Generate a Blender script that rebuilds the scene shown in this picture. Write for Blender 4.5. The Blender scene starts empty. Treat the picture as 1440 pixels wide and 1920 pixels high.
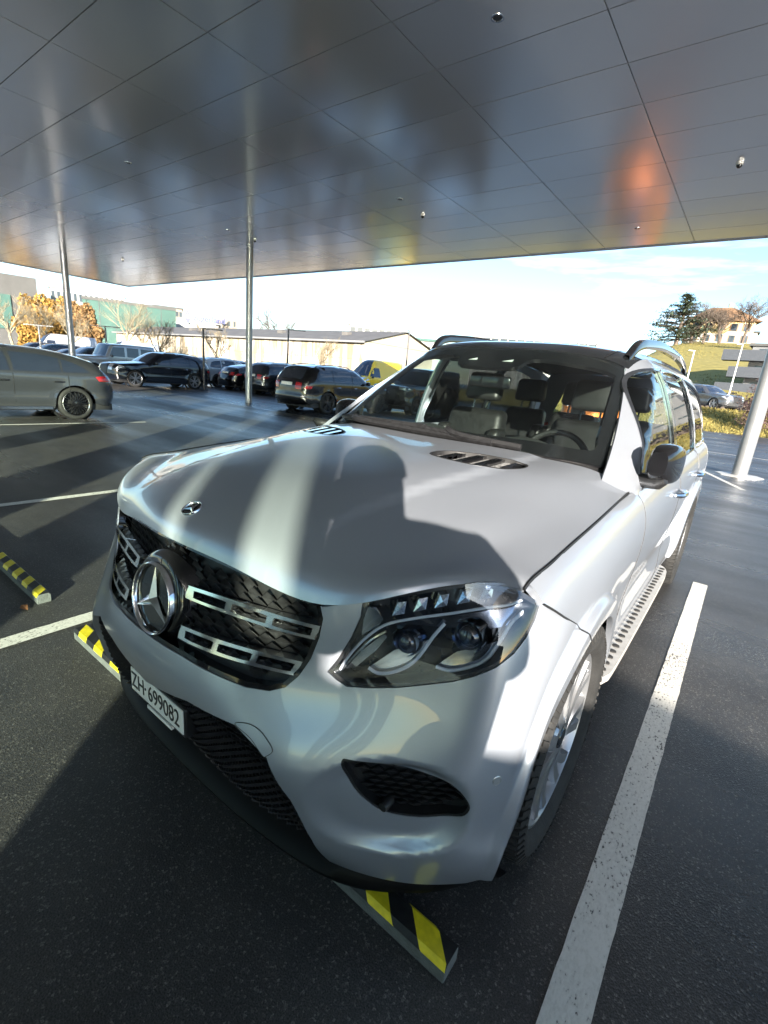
import bpy, bmesh, math, random
import numpy as np
from mathutils import Vector, Matrix
from mathutils.geometry import delaunay_2d_cdt
from mathutils.bvhtree import BVHTree

random.seed(7)
RNG = np.random.default_rng(7)
scene = bpy.context.scene
COL = scene.collection
rad = math.radians

# ------------------------------------------------------------------ camera
CAM = np.array([1.21, -1.42, 1.46])
ROT = np.array([[0.78658207, 0.23491695, -0.571054],
                [0.61138219, -0.16658202, 0.77360342],
                [0.08660523, -0.95763482, -0.27465447]])     # columns: right, down, forward
FPX = 887.0
cam_data = bpy.data.cameras.new('camera')
cam_data.sensor_width = 36.0
cam_data.sensor_fit = 'AUTO'
cam_data.lens = FPX / 1920.0 * 36.0
cam_data.clip_start = 0.02
cam_data.clip_end = 3000
cam = bpy.data.objects.new('camera', cam_data)
COL.objects.link(cam)
m = Matrix.Identity(4)
for r_ in range(3):
    m[r_][0] = ROT[r_, 0]; m[r_][1] = -ROT[r_, 1]; m[r_][2] = -ROT[r_, 2]; m[r_][3] = CAM[r_]
cam.matrix_world = m
scene.camera = cam

# ------------------------------------------------------------------ sky, sun, exposure
SUN_ELEV = 12.5
SUN_DIR = np.array([-0.65, 0.76, 0.0]); SUN_DIR /= np.linalg.norm(SUN_DIR)     # horizontal travel of the light
TAN_E = math.tan(rad(SUN_ELEV))
world = bpy.data.worlds.new('World'); scene.world = world; world.use_nodes = True
wn = world.node_tree.nodes; wl = world.node_tree.links
wn.clear()
w_out = wn.new('ShaderNodeOutputWorld'); w_bg = wn.new('ShaderNodeBackground'); w_sky = wn.new('ShaderNodeTexSky')
w_sky.sky_type = 'NISHITA'; w_sky.sun_disc = False
w_sky.sun_elevation = rad(SUN_ELEV)
to_sun = -SUN_DIR
w_sky.sun_rotation = math.atan2(to_sun[0], to_sun[1])
w_sky.air_density = 1.0; w_sky.dust_density = 0.3; w_sky.ozone_density = 3.0
w_bg.inputs['Strength'].default_value = 0.052
w_tc = wn.new('ShaderNodeTexCoord'); w_mp = wn.new('ShaderNodeMapping'); w_mp.inputs['Scale'].default_value = (2.0, 2.6, 13.0)
w_nz = wn.new('ShaderNodeTexNoise'); w_nz.inputs['Scale'].default_value = 1.6; w_nz.inputs['Detail'].default_value = 7; w_nz.inputs['Roughness'].default_value = .55
w_rp = wn.new('ShaderNodeValToRGB'); w_rp.color_ramp.elements[0].position = .54; w_rp.color_ramp.elements[1].position = .78
w_rp.color_ramp.elements[1].color = (.40, .40, .40, 1); w_mix = wn.new('ShaderNodeMixRGB'); w_mix.inputs[2].default_value = (9.0, 9.4, 9.8, 1)
wl.new(w_tc.outputs['Generated'], w_mp.inputs['Vector']); wl.new(w_mp.outputs[0], w_nz.inputs['Vector']); wl.new(w_nz.outputs['Fac'], w_rp.inputs['Fac'])
wl.new(w_rp.outputs['Color'], w_mix.inputs[0]); wl.new(w_sky.outputs[0], w_mix.inputs[1]); wl.new(w_mix.outputs[0], w_bg.inputs['Color']); wl.new(w_bg.outputs[0], w_out.inputs['Surface'])
sun_data = bpy.data.lights.new('sun', 'SUN'); sun_data.energy = 3.0; sun_data.angle = rad(0.5)
sun_data.color = (1.0, 0.91, 0.79)
sun = bpy.data.objects.new('sun', sun_data); COL.objects.link(sun)
sd = Vector((SUN_DIR[0], SUN_DIR[1], -TAN_E)).normalized()
sun.rotation_euler = sd.to_track_quat('-Z', 'Y').to_euler()
sun.location = (20, -24, 12)
vs = scene.view_settings
vs.view_transform = 'Standard'; vs.look = 'None'; vs.gamma = 1.0; vs.use_curve_mapping = False
vs.exposure = 2.95
scene.cycles.use_denoising = True
scene.cycles.max_bounces = 10
scene.cycles.transparent_max_bounces = 16
scene.cycles.caustics_reflective = True
scene.cycles.blur_glossy = 0.25
scene.cycles.sample_clamp_indirect = 12.0

# ------------------------------------------------------------------ pixel helpers (1440 x 1920 photograph)
def ray(p):
    v = np.array([(p[0] - 720) / FPX, (p[1] - 960) / FPX, 1.0]); return ROT @ v
def at(p, x=None, y=None, z=None, D=None):
    r = ray(p)
    if x is not None: t = (x - CAM[0]) / r[0]
    elif y is not None: t = (y - CAM[1]) / r[1]
    elif z is not None: t = (z - CAM[2]) / r[2]
    else: t = D / math.hypot(r[0], r[1])
    return CAM + t * r

# ------------------------------------------------------------------ materials
MATS = {}
def nodes_of(name):
    mt = bpy.data.materials.new(name); mt.use_nodes = True
    nt = mt.node_tree
    return mt, nt, nt.nodes['Principled BSDF']
def setin(b, k, v):
    if k in b.inputs: b.inputs[k].default_value = v
def pmat(name, col, rough=0.5, metal=0.0, var=0.08, scale=8.0, bump=0.0, bscale=None, coat=0.0, rvar=0.0, spec=0.5,
         emit=None, aniso=None, detail=4.0, col2=None):
    if name in MATS: return MATS[name]
    mt, nt, b = nodes_of(name)
    L = nt.links
    tc = nt.nodes.new('ShaderNodeTexCoord')
    nz = nt.nodes.new('ShaderNodeTexNoise'); nz.inputs['Scale'].default_value = scale; nz.inputs['Detail'].default_value = detail
    L.new(tc.outputs['Object'], nz.inputs['Vector'])
    rp = nt.nodes.new('ShaderNodeValToRGB')
    c = np.array(col[:3])
    lo = np.clip(c * (1 - var), 0, 1); hi = np.clip(c * (1 + var), 0, 1)
    if col2 is not None: lo, hi = c, np.array(col2)
    rp.color_ramp.elements[0].position = 0.35; rp.color_ramp.elements[1].position = 0.65
    rp.color_ramp.elements[0].color = (*lo, 1); rp.color_ramp.elements[1].color = (*hi, 1)
    L.new(nz.outputs['Fac'], rp.inputs['Fac']); L.new(rp.outputs['Color'], b.inputs['Base Color'])
    setin(b, 'Metallic', metal); setin(b, 'Roughness', rough); setin(b, 'Coat Weight', coat); setin(b, 'Coat Roughness', 0.02)
    setin(b, 'Specular IOR Level', spec)
    if rvar:
        mr = nt.nodes.new('ShaderNodeMapRange')
        mr.inputs['From Min'].default_value = 0.3; mr.inputs['From Max'].default_value = 0.7
        mr.inputs['To Min'].default_value = max(0.02, rough - rvar); mr.inputs['To Max'].default_value = min(1, rough + rvar)
        L.new(nz.outputs['Fac'], mr.inputs['Value']); L.new(mr.outputs['Result'], b.inputs['Roughness'])
    if bump:
        n2 = nt.nodes.new('ShaderNodeTexNoise'); n2.inputs['Scale'].default_value = bscale or scale * 4; n2.inputs['Detail'].default_value = 3
        L.new(tc.outputs['Object'], n2.inputs['Vector'])
        bp = nt.nodes.new('ShaderNodeBump'); bp.inputs['Strength'].default_value = bump; bp.inputs['Distance'].default_value = 0.02
        L.new(n2.outputs['Fac'], bp.inputs['Height']); L.new(bp.outputs['Normal'], b.inputs['Normal'])
    if emit:
        setin(b, 'Emission Color', (*emit[:3], 1)); setin(b, 'Emission Strength', emit[3])
    MATS[name] = mt
    return mt
def glassmat(name, tint, refl=1.0, rough=0.0, ior=1.5):
    if name in MATS: return MATS[name]
    mt = bpy.data.materials.new(name); mt.use_nodes = True
    nt = mt.node_tree; nt.nodes.clear(); L = nt.links
    out = nt.nodes.new('ShaderNodeOutputMaterial'); mix = nt.nodes.new('ShaderNodeMixShader')
    tr = nt.nodes.new('ShaderNodeBsdfTransparent'); gl = nt.nodes.new('ShaderNodeBsdfGlossy'); fr = nt.nodes.new('ShaderNodeLayerWeight')
    tc = nt.nodes.new('ShaderNodeTexCoord'); nz = nt.nodes.new('ShaderNodeTexNoise'); nz.inputs['Scale'].default_value = 3
    rp = nt.nodes.new('ShaderNodeValToRGB')
    rp.color_ramp.elements[0].color = (*[t * 0.95 for t in tint], 1); rp.color_ramp.elements[1].color = (*[min(1, t * 1.04) for t in tint], 1)
    L.new(tc.outputs['Object'], nz.inputs['Vector']); L.new(nz.outputs['Fac'], rp.inputs['Fac']); L.new(rp.outputs['Color'], tr.inputs['Color'])
    gl.inputs['Roughness'].default_value = rough
    gl.inputs['Color'].default_value = (refl, refl, refl, 1); fr.inputs['Blend'].default_value = .5
    pw_ = nt.nodes.new('ShaderNodeMath'); pw_.operation = 'POWER'; pw_.inputs[1].default_value = 5.0; L.new(fr.outputs['Facing'], pw_.inputs[0])
    F0 = ((ior - 1) / (ior + 1)) ** 2; ma = nt.nodes.new('ShaderNodeMath'); ma.operation = 'MULTIPLY_ADD'; ma.inputs[1].default_value = 1 - F0; ma.inputs[2].default_value = F0
    L.new(pw_.outputs[0], ma.inputs[0]); L.new(ma.outputs[0], mix.inputs[0]); L.new(tr.outputs[0], mix.inputs[1]); L.new(gl.outputs[0], mix.inputs[2])
    L.new(mix.outputs[0], out.inputs['Surface'])
    MATS[name] = mt
    return mt

# ------------------------------------------------------------------ object helpers
def tag(o, label=None, cat=None, group=None, kind=None):
    if label: o['label'] = label
    if cat: o['category'] = cat
    if group: o['group'] = group
    if kind: o['kind'] = kind
    return o
def empty(name, loc=(0, 0, 0), rz=0.0, label=None, cat=None, group=None, parent=None):
    o = bpy.data.objects.new(name, None); COL.objects.link(o); o.empty_display_size = 0.2
    o.location = loc; o.rotation_euler = (0, 0, rz); o.parent = parent
    return tag(o, label, cat, group)
def add(name, me, parent=None, loc=None, rz=None, rot=None):
    o = bpy.data.objects.new(name, me); COL.objects.link(o); o.parent = parent
    if loc is not None: o.location = loc
    if rz is not None: o.rotation_euler = (0, 0, rz)
    if rot is not None: o.rotation_euler = rot
    return o
def mkmesh(name, V, F, mat, smooth=False, normals=None, sharp=None):
    me = bpy.data.meshes.new(name)
    me.from_pydata([tuple(map(float, v)) for v in V], [], [tuple(int(i) for i in f) for f in F])
    me.update()
    if mat is not None: me.materials.append(mat)
    if smooth:
        me.polygons.foreach_set('use_smooth', [True] * len(me.polygons))
        if sharp is not None:
            me.set_sharp_from_angle(angle=rad(sharp))
        if normals is not None:
            me.normals_split_custom_set_from_vertices([tuple(map(float, n)) for n in normals])
    return me
def obj(name, V, F, mat, parent=None, smooth=False, normals=None, loc=None, rz=None, sharp=None):
    return add(name, mkmesh(name, V, F, mat, smooth, normals, sharp), parent, loc, rz)
class MB:
    """collects simple shapes into one mesh"""
    def __init__(s): s.V = []; s.F = []
    def put(s, V, F):
        n = len(s.V); s.V += [tuple(v) for v in V]; s.F += [tuple(i + n for i in f) for f in F]; return s
    def box(s, x0, x1, y0, y1, z0, z1):
        V = [(x0, y0, z0), (x1, y0, z0), (x1, y1, z0), (x0, y1, z0), (x0, y0, z1), (x1, y0, z1), (x1, y1, z1), (x0, y1, z1)]
        return s.put(V, [(3, 2, 1, 0), (4, 5, 6, 7), (0, 1, 5, 4), (1, 2, 6, 5), (2, 3, 7, 6), (3, 0, 4, 7)])
    def bar(s, a, b, w, h, up=(0, 0, 1)):
        a = Vector(a); b = Vector(b); d = (b - a).normalized(); up = Vector(up)
        sx = d.cross(up)
        if sx.length < 1e-4: sx = d.cross(Vector((1, 0, 0)))
        sx.normalize(); u = sx.cross(d)
        V = []
        for p in (a, b):
            for i, j in ((-1, -1), (1, -1), (1, 1), (-1, 1)): V.append(p + sx * (i * w / 2) + u * (j * h / 2))
        return s.put(V, [(3, 2, 1, 0), (4, 5, 6, 7), (0, 1, 5, 4), (1, 2, 6, 5), (2, 3, 7, 6), (3, 0, 4, 7)])
    def tube(s, pts, r, n=8, caps=True):
        pts = [Vector(p) for p in pts]; k = len(pts)
        rs = r if hasattr(r, '__len__') else [r] * k
        V = []; F = []; prev = None
        for i, p in enumerate(pts):
            d = (pts[min(i + 1, k - 1)] - pts[max(i - 1, 0)]).normalized()
            if prev is None:
                a = d.cross(Vector((0, 0, 1)))
                if a.length < 1e-3: a = d.cross(Vector((1, 0, 0)))
            else: a = prev - d * prev.dot(d)
            a.normalize(); prev = a; b = d.cross(a)
            for j in range(n):
                t = 2 * math.pi * j / n; V.append(p + (a * math.cos(t) + b * math.sin(t)) * rs[i])
        for i in range(k - 1):
            for j in range(n): F.append((i * n + j, i * n + (j + 1) % n, (i + 1) * n + (j + 1) % n, (i + 1) * n + j))
        if caps: F.append(tuple(range(n))[::-1]); F.append(tuple((k - 1) * n + j for j in range(n)))
        return s.put(V, F)
    def lathe(s, prof, n=32, axis='x', c=(0, 0, 0), close=False):
        """prof: list of (axial, radius)"""
        V = []; F = []; k = len(prof)
        for i in range(n):
            t = 2 * math.pi * i / n; ct, st = math.cos(t), math.sin(t)
            for a, r in prof:
                if axis == 'x': V.append((c[0] + a, c[1] + r * ct, c[2] + r * st))
                elif axis == 'y': V.append((c[0] + r * ct, c[1] + a, c[2] + r * st))
                else: V.append((c[0] + r * ct, c[1] + r * st, c[2] + a))
        for i in range(n):
            for j in range(k - 1 if not close else k):
                j2 = (j + 1) % k
                F.append((i * k + j, i * k + j2, ((i + 1) % n) * k + j2, ((i + 1) % n) * k + j))
        return s.put(V, F)
    def prism(s, poly, a0, a1, axis='x'):
        n = len(poly); V = []
        for a in (a0, a1):
            for p, q in poly:
                V.append((a, p, q) if axis == 'x' else (p, a, q) if axis == 'y' else (p, q, a))
        F = [tuple(range(n))[::-1], tuple(range(n, 2 * n))] + [(i, (i + 1) % n, n + (i + 1) % n, n + i) for i in range(n)]
        return s.put(V, F)
    def mesh(s, name, mat, smooth=False, sharp=40): return mkmesh(name, s.V, s.F, mat, smooth, None, sharp if smooth else None)
    def obj(s, name, mat, parent=None, smooth=False, sharp=40, loc=None, rz=None): return add(name, s.mesh(name, mat, smooth, sharp), parent, loc, rz)
def bevel(o, w=0.01, seg=2):
    md = o.modifiers.new('bevel', 'BEVEL'); md.width = w; md.segments = seg; md.limit_method = 'ANGLE'; md.angle_limit = rad(35)
    return o
def text_mesh(name, body, size, mat, depth=0.002, align='CENTER', font_scale_x=1.0, bold=0.0):
    cu = bpy.data.curves.new(name, 'FONT'); cu.body = body; cu.size = size; cu.extrude = depth; cu.offset = bold
    cu.align_x = align; cu.align_y = 'CENTER'; cu.space_character = 1.0
    t = bpy.data.objects.new(name, cu); COL.objects.link(t)
    dg = bpy.context.evaluated_depsgraph_get(); dg.update()
    me = bpy.data.meshes.new_from_object(t.evaluated_get(dg))
    bpy.data.objects.remove(t)
    for v in me.vertices: v.co.x *= font_scale_x
    me.materials.clear(); me.materials.append(mat)
    return me
def copy_tree(o, parent=None):
    c = o.copy(); COL.objects.link(c); c.parent = parent
    for ch in o.children: copy_tree(ch, c)
    return c

# ------------------------------------------------------------------ smooth surfaces
def spl_mat(k):
    n = len(k); A = np.zeros((n, n)); B = np.zeros((n, n)); h = np.diff(k)
    A[0, 0] = A[-1, -1] = 1
    for i in range(1, n - 1):
        A[i, i - 1] = h[i - 1] / 6; A[i, i] = (h[i - 1] + h[i]) / 3; A[i, i + 1] = h[i] / 6
        B[i, i - 1] = 1 / h[i - 1]; B[i, i] = -1 / h[i - 1] - 1 / h[i]; B[i, i + 1] = 1 / h[i]
    return np.linalg.solve(A, B)
def spl_w(k, x):
    x = np.asarray(x, float)
    i = np.clip(np.searchsorted(k, x) - 1, 0, len(k) - 2); h = k[i + 1] - k[i]
    b = (x - k[i]) / h; a = 1 - b
    return i, a, b, (a ** 3 - a) * h * h / 6, (b ** 3 - b) * h * h / 6
class Spline:
    def __init__(s, k, v): s.k = np.array(k, float); s.v = np.array(v, float); s.M = spl_mat(s.k) @ s.v
    def __call__(s, x):
        i, a, b, c, d = spl_w(s.k, np.clip(x, s.k[0], s.k[-1])); return a * s.v[i] + b * s.v[i + 1] + c * s.M[i] + d * s.M[i + 1]
class Surf:
    off = 0.0; flip = 1.0
    def base(s, u, v): raise NotImplementedError
    def nrm(s, u, v):
        e = 2e-3; u = np.asarray(u, float); v = np.asarray(v, float)
        n = np.cross(s.base(u + e, v) - s.base(u - e, v), s.base(u, v + e) - s.base(u, v - e))
        return s.flip * n / np.maximum(np.linalg.norm(n, axis=1), 1e-12)[:, None]
    def ev(s, u, v, off=0.0):
        P = s.base(np.asarray(u, float), np.asarray(v, float))
        if off: P = P + s.nrm(u, v) * off
        return P
    def caster(s, u0, u1, v0, v1, step=0.02, off=0.0):
        us = np.linspace(u0, u1, int((u1 - u0) / step) + 2); vs_ = np.linspace(v0, v1, int((v1 - v0) / step) + 2)
        U, Vv = np.meshgrid(us, vs_); P = s.ev(U.ravel(), Vv.ravel(), off); nu = len(us); F = []
        for j in range(len(vs_) - 1):
            for i in range(nu - 1):
                a = j * nu + i; F.append((a, a + 1, a + nu + 1)); F.append((a, a + nu + 1, a + nu))
        UV = np.c_[U.ravel(), Vv.ravel()]
        bt = BVHTree.FromPolygons([tuple(p) for p in P], F)
        o = Vector(CAM)
        def cast(p):
            d = Vector(ray(p)).normalized(); loc, n, idx, dist = bt.ray_cast(o, d)
            if loc is None:
                loc, n, idx, dist = bt.find_nearest(Vector(CAM + ray(p) * 1.1))
            f = F[idx]; A, B, Cc = (P[i] for i in f); q = np.array(loc)
            T = np.c_[B - A, Cc - A]; w = np.linalg.lstsq(T, q - A, rcond=None)[0]
            return UV[f[0]] * (1 - w[0] - w[1]) + UV[f[1]] * w[0] + UV[f[2]] * w[1]
        return lambda ps: [tuple(cast(p)) for p in ps]
class Net(Surf):
    def __init__(s, P, flip=1.0, uk=None, vk=None, disp=None):
        s.P = np.array(P, float); s.flip = flip; s.disp = disp
        d = np.linalg.norm(np.diff(s.P, axis=1), axis=2).mean(0); s.uk = np.r_[0, np.cumsum(d)] if uk is None else np.array(uk, float)
        d = np.linalg.norm(np.diff(s.P, axis=0), axis=2).mean(1); s.vk = np.r_[0, np.cumsum(d)] if vk is None else np.array(vk, float)
        s.Mu = np.einsum('ij,rjk->rik', spl_mat(s.uk), s.P); s.Mv = spl_mat(s.vk)
    def raw(s, u, v):
        i, a, b, c, d = spl_w(s.uk, u)
        R = a[None, :, None] * s.P[:, i] + b[None, :, None] * s.P[:, i + 1] + c[None, :, None] * s.Mu[:, i] + d[None, :, None] * s.Mu[:, i + 1]
        M2 = np.einsum('ij,jnk->ink', s.Mv, R)
        i, a, b, c, d = spl_w(s.vk, v); n = np.arange(len(i))
        return a[:, None] * R[i, n] + b[:, None] * R[i + 1, n] + c[:, None] * M2[i, n] + d[:, None] * M2[i + 1, n]
    def base(s, u, v):
        P = s.raw(u, v)
        return s.disp(P, u, v) if s.disp else P
def mirror_net(rows):
    """rows of points with x>=0 starting at x=0 -> full width"""
    return [[(-p[0], p[1], p[2]) for p in r[:0:-1]] + list(r) for r in rows]
def inpoly(poly, P):
    P = np.asarray(P, float); x, y = P[:, 0], P[:, 1]; r = np.zeros(len(P), bool); q = np.asarray(poly, float); n = len(q)
    for i in range(n):
        x1, y1 = q[i]; x2, y2 = q[(i + 1) % n]
        if y1 == y2: continue
        c = ((y1 > y) != (y2 > y)) & (x < (x2 - x1) * (y - y1) / (y2 - y1) + x1); r ^= c
    return r
def segdist(poly, P, closed=True):
    P = np.asarray(P, float); q = np.asarray(poly, float); d = np.full(len(P), 1e9); n = len(q)
    for i in range(n if closed else n - 1):
        a = q[i]; b = q[(i + 1) % n]; ab = b - a; L = ab @ ab
        t = np.clip(((P - a) @ ab) / max(L, 1e-12), 0, 1); d = np.minimum(d, np.linalg.norm(P - a - t[:, None] * ab, axis=1))
    return d
def smooth_poly(pts, closed=True, n=6):
    p = np.array(pts, float); k = len(p); out = []
    for i in range(k if closed else k - 1):
        g = lambda j: p[j % k] if closed else p[min(max(j, 0), k - 1)]
        p0, p1, p2, p3 = g(i - 1), g(i), g(i + 1), g(i + 2)
        for t in np.linspace(0, 1, n, endpoint=False):
            out.append(0.5 * (2 * p1 + (p2 - p0) * t + (2 * p0 - 5 * p1 + 4 * p2 - p3) * t * t + (3 * p1 - p0 - 3 * p2 + p3) * t ** 3))
    if not closed: out.append(p[-1])
    return [tuple(q) for q in out]
def densify(poly, step):
    out = []; n = len(poly)
    for i in range(n):
        a = np.array(poly[i], float); b = np.array(poly[(i + 1) % n], float); L = np.linalg.norm(b - a)
        if L < 1e-6: continue
        k = max(1, int(math.ceil(L / step)))
        for j in range(k): out.append(tuple(a + (b - a) * j / k))
    return out
def inset(poly, d):
    p = np.array(poly, float); n = len(p)
    A = 0.5 * sum(p[i][0] * p[(i + 1) % n][1] - p[(i + 1) % n][0] * p[i][1] for i in range(n)); sg = 1 if A > 0 else -1
    out = []
    for i in range(n):
        a, b, c = p[i - 1], p[i], p[(i + 1) % n]
        d1 = b - a; d2 = c - b; d1 /= max(np.linalg.norm(d1), 1e-9); d2 /= max(np.linalg.norm(d2), 1e-9)
        n1 = sg * np.array([-d1[1], d1[0]]); n2 = sg * np.array([-d2[1], d2[0]]); nn = n1 + n2; l = np.linalg.norm(nn)
        nn = n1 if l < 1e-6 else nn / l
        out.append(tuple(b + nn * d / max(0.45, nn @ n1)))
    return out
def trim_mesh(name, surf, outer, holes, mat, step=0.04, flange=0.012, off=0.0, mirror=False, both=False, gap=0.0, bstep=None, lines=()):
    """triangulated piece of a surface inside `outer` and outside `holes` (parameter-space polygons)"""
    bstep = bstep or step
    if gap: outer = inset(outer, gap)
    loops = [densify(outer, bstep)] + [densify(h, bstep) for h in holes]
    o = np.array(loops[0]); lo = o.min(0); hi = o.max(0)
    gx = np.arange(lo[0] + step * .5, hi[0], step); gy = np.arange(lo[1] + step * .5, hi[1], step)
    G = np.array([(x + (0.25 if j % 2 else -0.25) * step, y) for j, y in enumerate(gy) for x in gx]) if len(gx) and len(gy) else np.zeros((0, 2))
    if len(G):
        keep = inpoly(loops[0], G)
        for h in loops[1:]: keep &= ~inpoly(h, G)
        for l in loops: keep &= segdist(l, G) > step * 0.45
        G = G[keep]
    V = []; E = []
    for l in loops:
        n = len(V); V += [Vector(p) for p in l]; E += [(n + i, n + (i + 1) % len(l)) for i in range(len(l))]
    for l in lines:
        if len(G): G = G[segdist(l, G, False) > step * .4]
        n = len(V); V += [Vector(p) for p in l]; E += [(n + i, n + i + 1) for i in range(len(l) - 1)]
    V += [Vector(p) for p in G]
    ov, oe, of, _, _, _ = delaunay_2d_cdt(V, E, [], 0, 1e-6)
    UV = np.array([(v.x, v.y) for v in ov]); T = np.array([list(f) for f in of])
    cen = UV[T].mean(1); keep = inpoly(loops[0], cen)
    for h in loops[1:]: keep &= ~inpoly(h, cen)
    T = T[keep]
    used = np.unique(T); mp = -np.ones(len(UV), int); mp[used] = np.arange(len(used)); UV = UV[used]; T = mp[T]
    P = surf.ev(UV[:, 0], UV[:, 1], off); N = surf.nrm(UV[:, 0], UV[:, 1])
    # orient triangles along the normal
    fn = np.cross(P[T[:, 1]] - P[T[:, 0]], P[T[:, 2]] - P[T[:, 0]]); w = (fn * N[T[:, 0]]).sum(1) < 0
    T[w] = T[w][:, ::-1]
    F = [tuple(t) for t in T]
    if flange:
        cnt = {}
        for t in F:
            for a, b in ((t[0], t[1]), (t[1], t[2]), (t[2], t[0])): cnt[(a, b)] = 1
        bd = [(a, b) for (a, b) in cnt if (b, a) not in cnt]
        vm = {}; n0 = len(P); ex = []; sn = {}
        for a, b in bd:
            d = np.cross(P[b] - P[a], N[a]); d = d / max(np.linalg.norm(d), 1e-9)
            sn[a] = sn.get(a, 0) + d; sn[b] = sn.get(b, 0) + d
        exn = []
        for i in sn:
            q = sn[i] / max(np.linalg.norm(sn[i]), 1e-9)
            vm[i] = n0 + len(ex); ex += [P[i], P[i] - N[i] * flange]; exn += [q, q]
        for a, b in bd: F.append((vm[b], vm[a], vm[a] + 1)); F.append((vm[b], vm[a] + 1, vm[b] + 1))
        if ex: P = np.vstack([P, ex]); N = np.vstack([N, exn])
    if mirror:
        P = P * [-1, 1, 1]; N = N * [-1, 1, 1]; F = [f[::-1] for f in F]
    return mkmesh(name, P, F, mat, True, N)
def trim(name, surf, outer, holes, mat, parent=None, **k):
    return add(name, trim_mesh(name, surf, outer, holes, mat, **k), parent)
def sstep(a, b, x):
    t = np.clip((np.asarray(x, float) - a) / (b - a), 0, 1); return t * t * (3 - 2 * t)
M_paint = pmat('silver_paint', (0.43, 0.465, 0.53), 0.30, 0.6, var=0.03, scale=900, coat=0.8, detail=1)
M_black = pmat('black_plastic', (0.012, 0.012, 0.013), 0.45, var=0.3, scale=60)
M_gloss = pmat('gloss_black', (0.006, 0.006, 0.007), 0.08, var=0.2, coat=0.6)
M_chrome = pmat('chrome', (0.75, 0.76, 0.78), 0.12, 1.0, var=0.05, scale=30, rvar=0.05)
M_alu = pmat('wheel_silver', (0.34, 0.35, 0.37), 0.34, 0.75, var=0.05, coat=0.3)
M_rubber = pmat('tyre_rubber', (0.013, 0.013, 0.013), 0.75, var=0.35, scale=14, bump=0.15, bscale=120)
M_dusty = pmat('dusty_tread', (0.075, 0.070, 0.062), 0.85, var=0.4, scale=20, bump=0.2, bscale=90)
M_ws = glassmat('windscreen_glass', (0.84, 0.92, 0.88), 1.0, ior=2.0)
M_side = glassmat('front_door_glass', (0.75, 0.82, 0.80), 1.0)
M_priv = glassmat('privacy_glass', (0.06, 0.065, 0.07), 1.0)
M_lens = glassmat('lamp_lens', (0.86, 0.88, 0.91), 1.0, ior=1.85)
M_leather = pmat('black_leather', (0.010, 0.0105, 0.0105), 0.42, var=0.25, scale=30, bump=0.1, bscale=200)
M_dash = pmat('dash_plastic', (0.03, 0.032, 0.032), 0.6, var=0.2, scale=40, bump=0.1, bscale=300)
M_liner = pmat('headliner', (0.14, 0.14, 0.135), 0.9, var=0.1, scale=50)
M_white = pmat('plate_white', (0.78, 0.78, 0.75), 0.45, var=0.04, scale=12)
M_ink = pmat('plate_black', (0.01, 0.01, 0.01), 0.5, var=0.2)
M_drl = pmat('light_guide', (0.62, 0.66, 0.72), 0.2, var=0.03, coat=0.5)
M_refl = pmat('lamp_reflector', (0.62, 0.65, 0.70), 0.10, 1.0, var=0.08, scale=40)
M_house = pmat('lamp_housing', (0.02, 0.022, 0.026), 0.18, var=0.3, scale=25, coat=0.5)
M_sensor = pmat('sensor_silver', (0.5, 0.52, 0.54), 0.3, 0.7, var=0.03)
M_cryst = pmat('crystal', (.55, .62, .74), .08, .75, var=.35, scale=140, coat=.8)
M_pano = pmat('roof_glass', (0.008, 0.009, 0.010), 0.06, var=0.2, coat=0.5)

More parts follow.
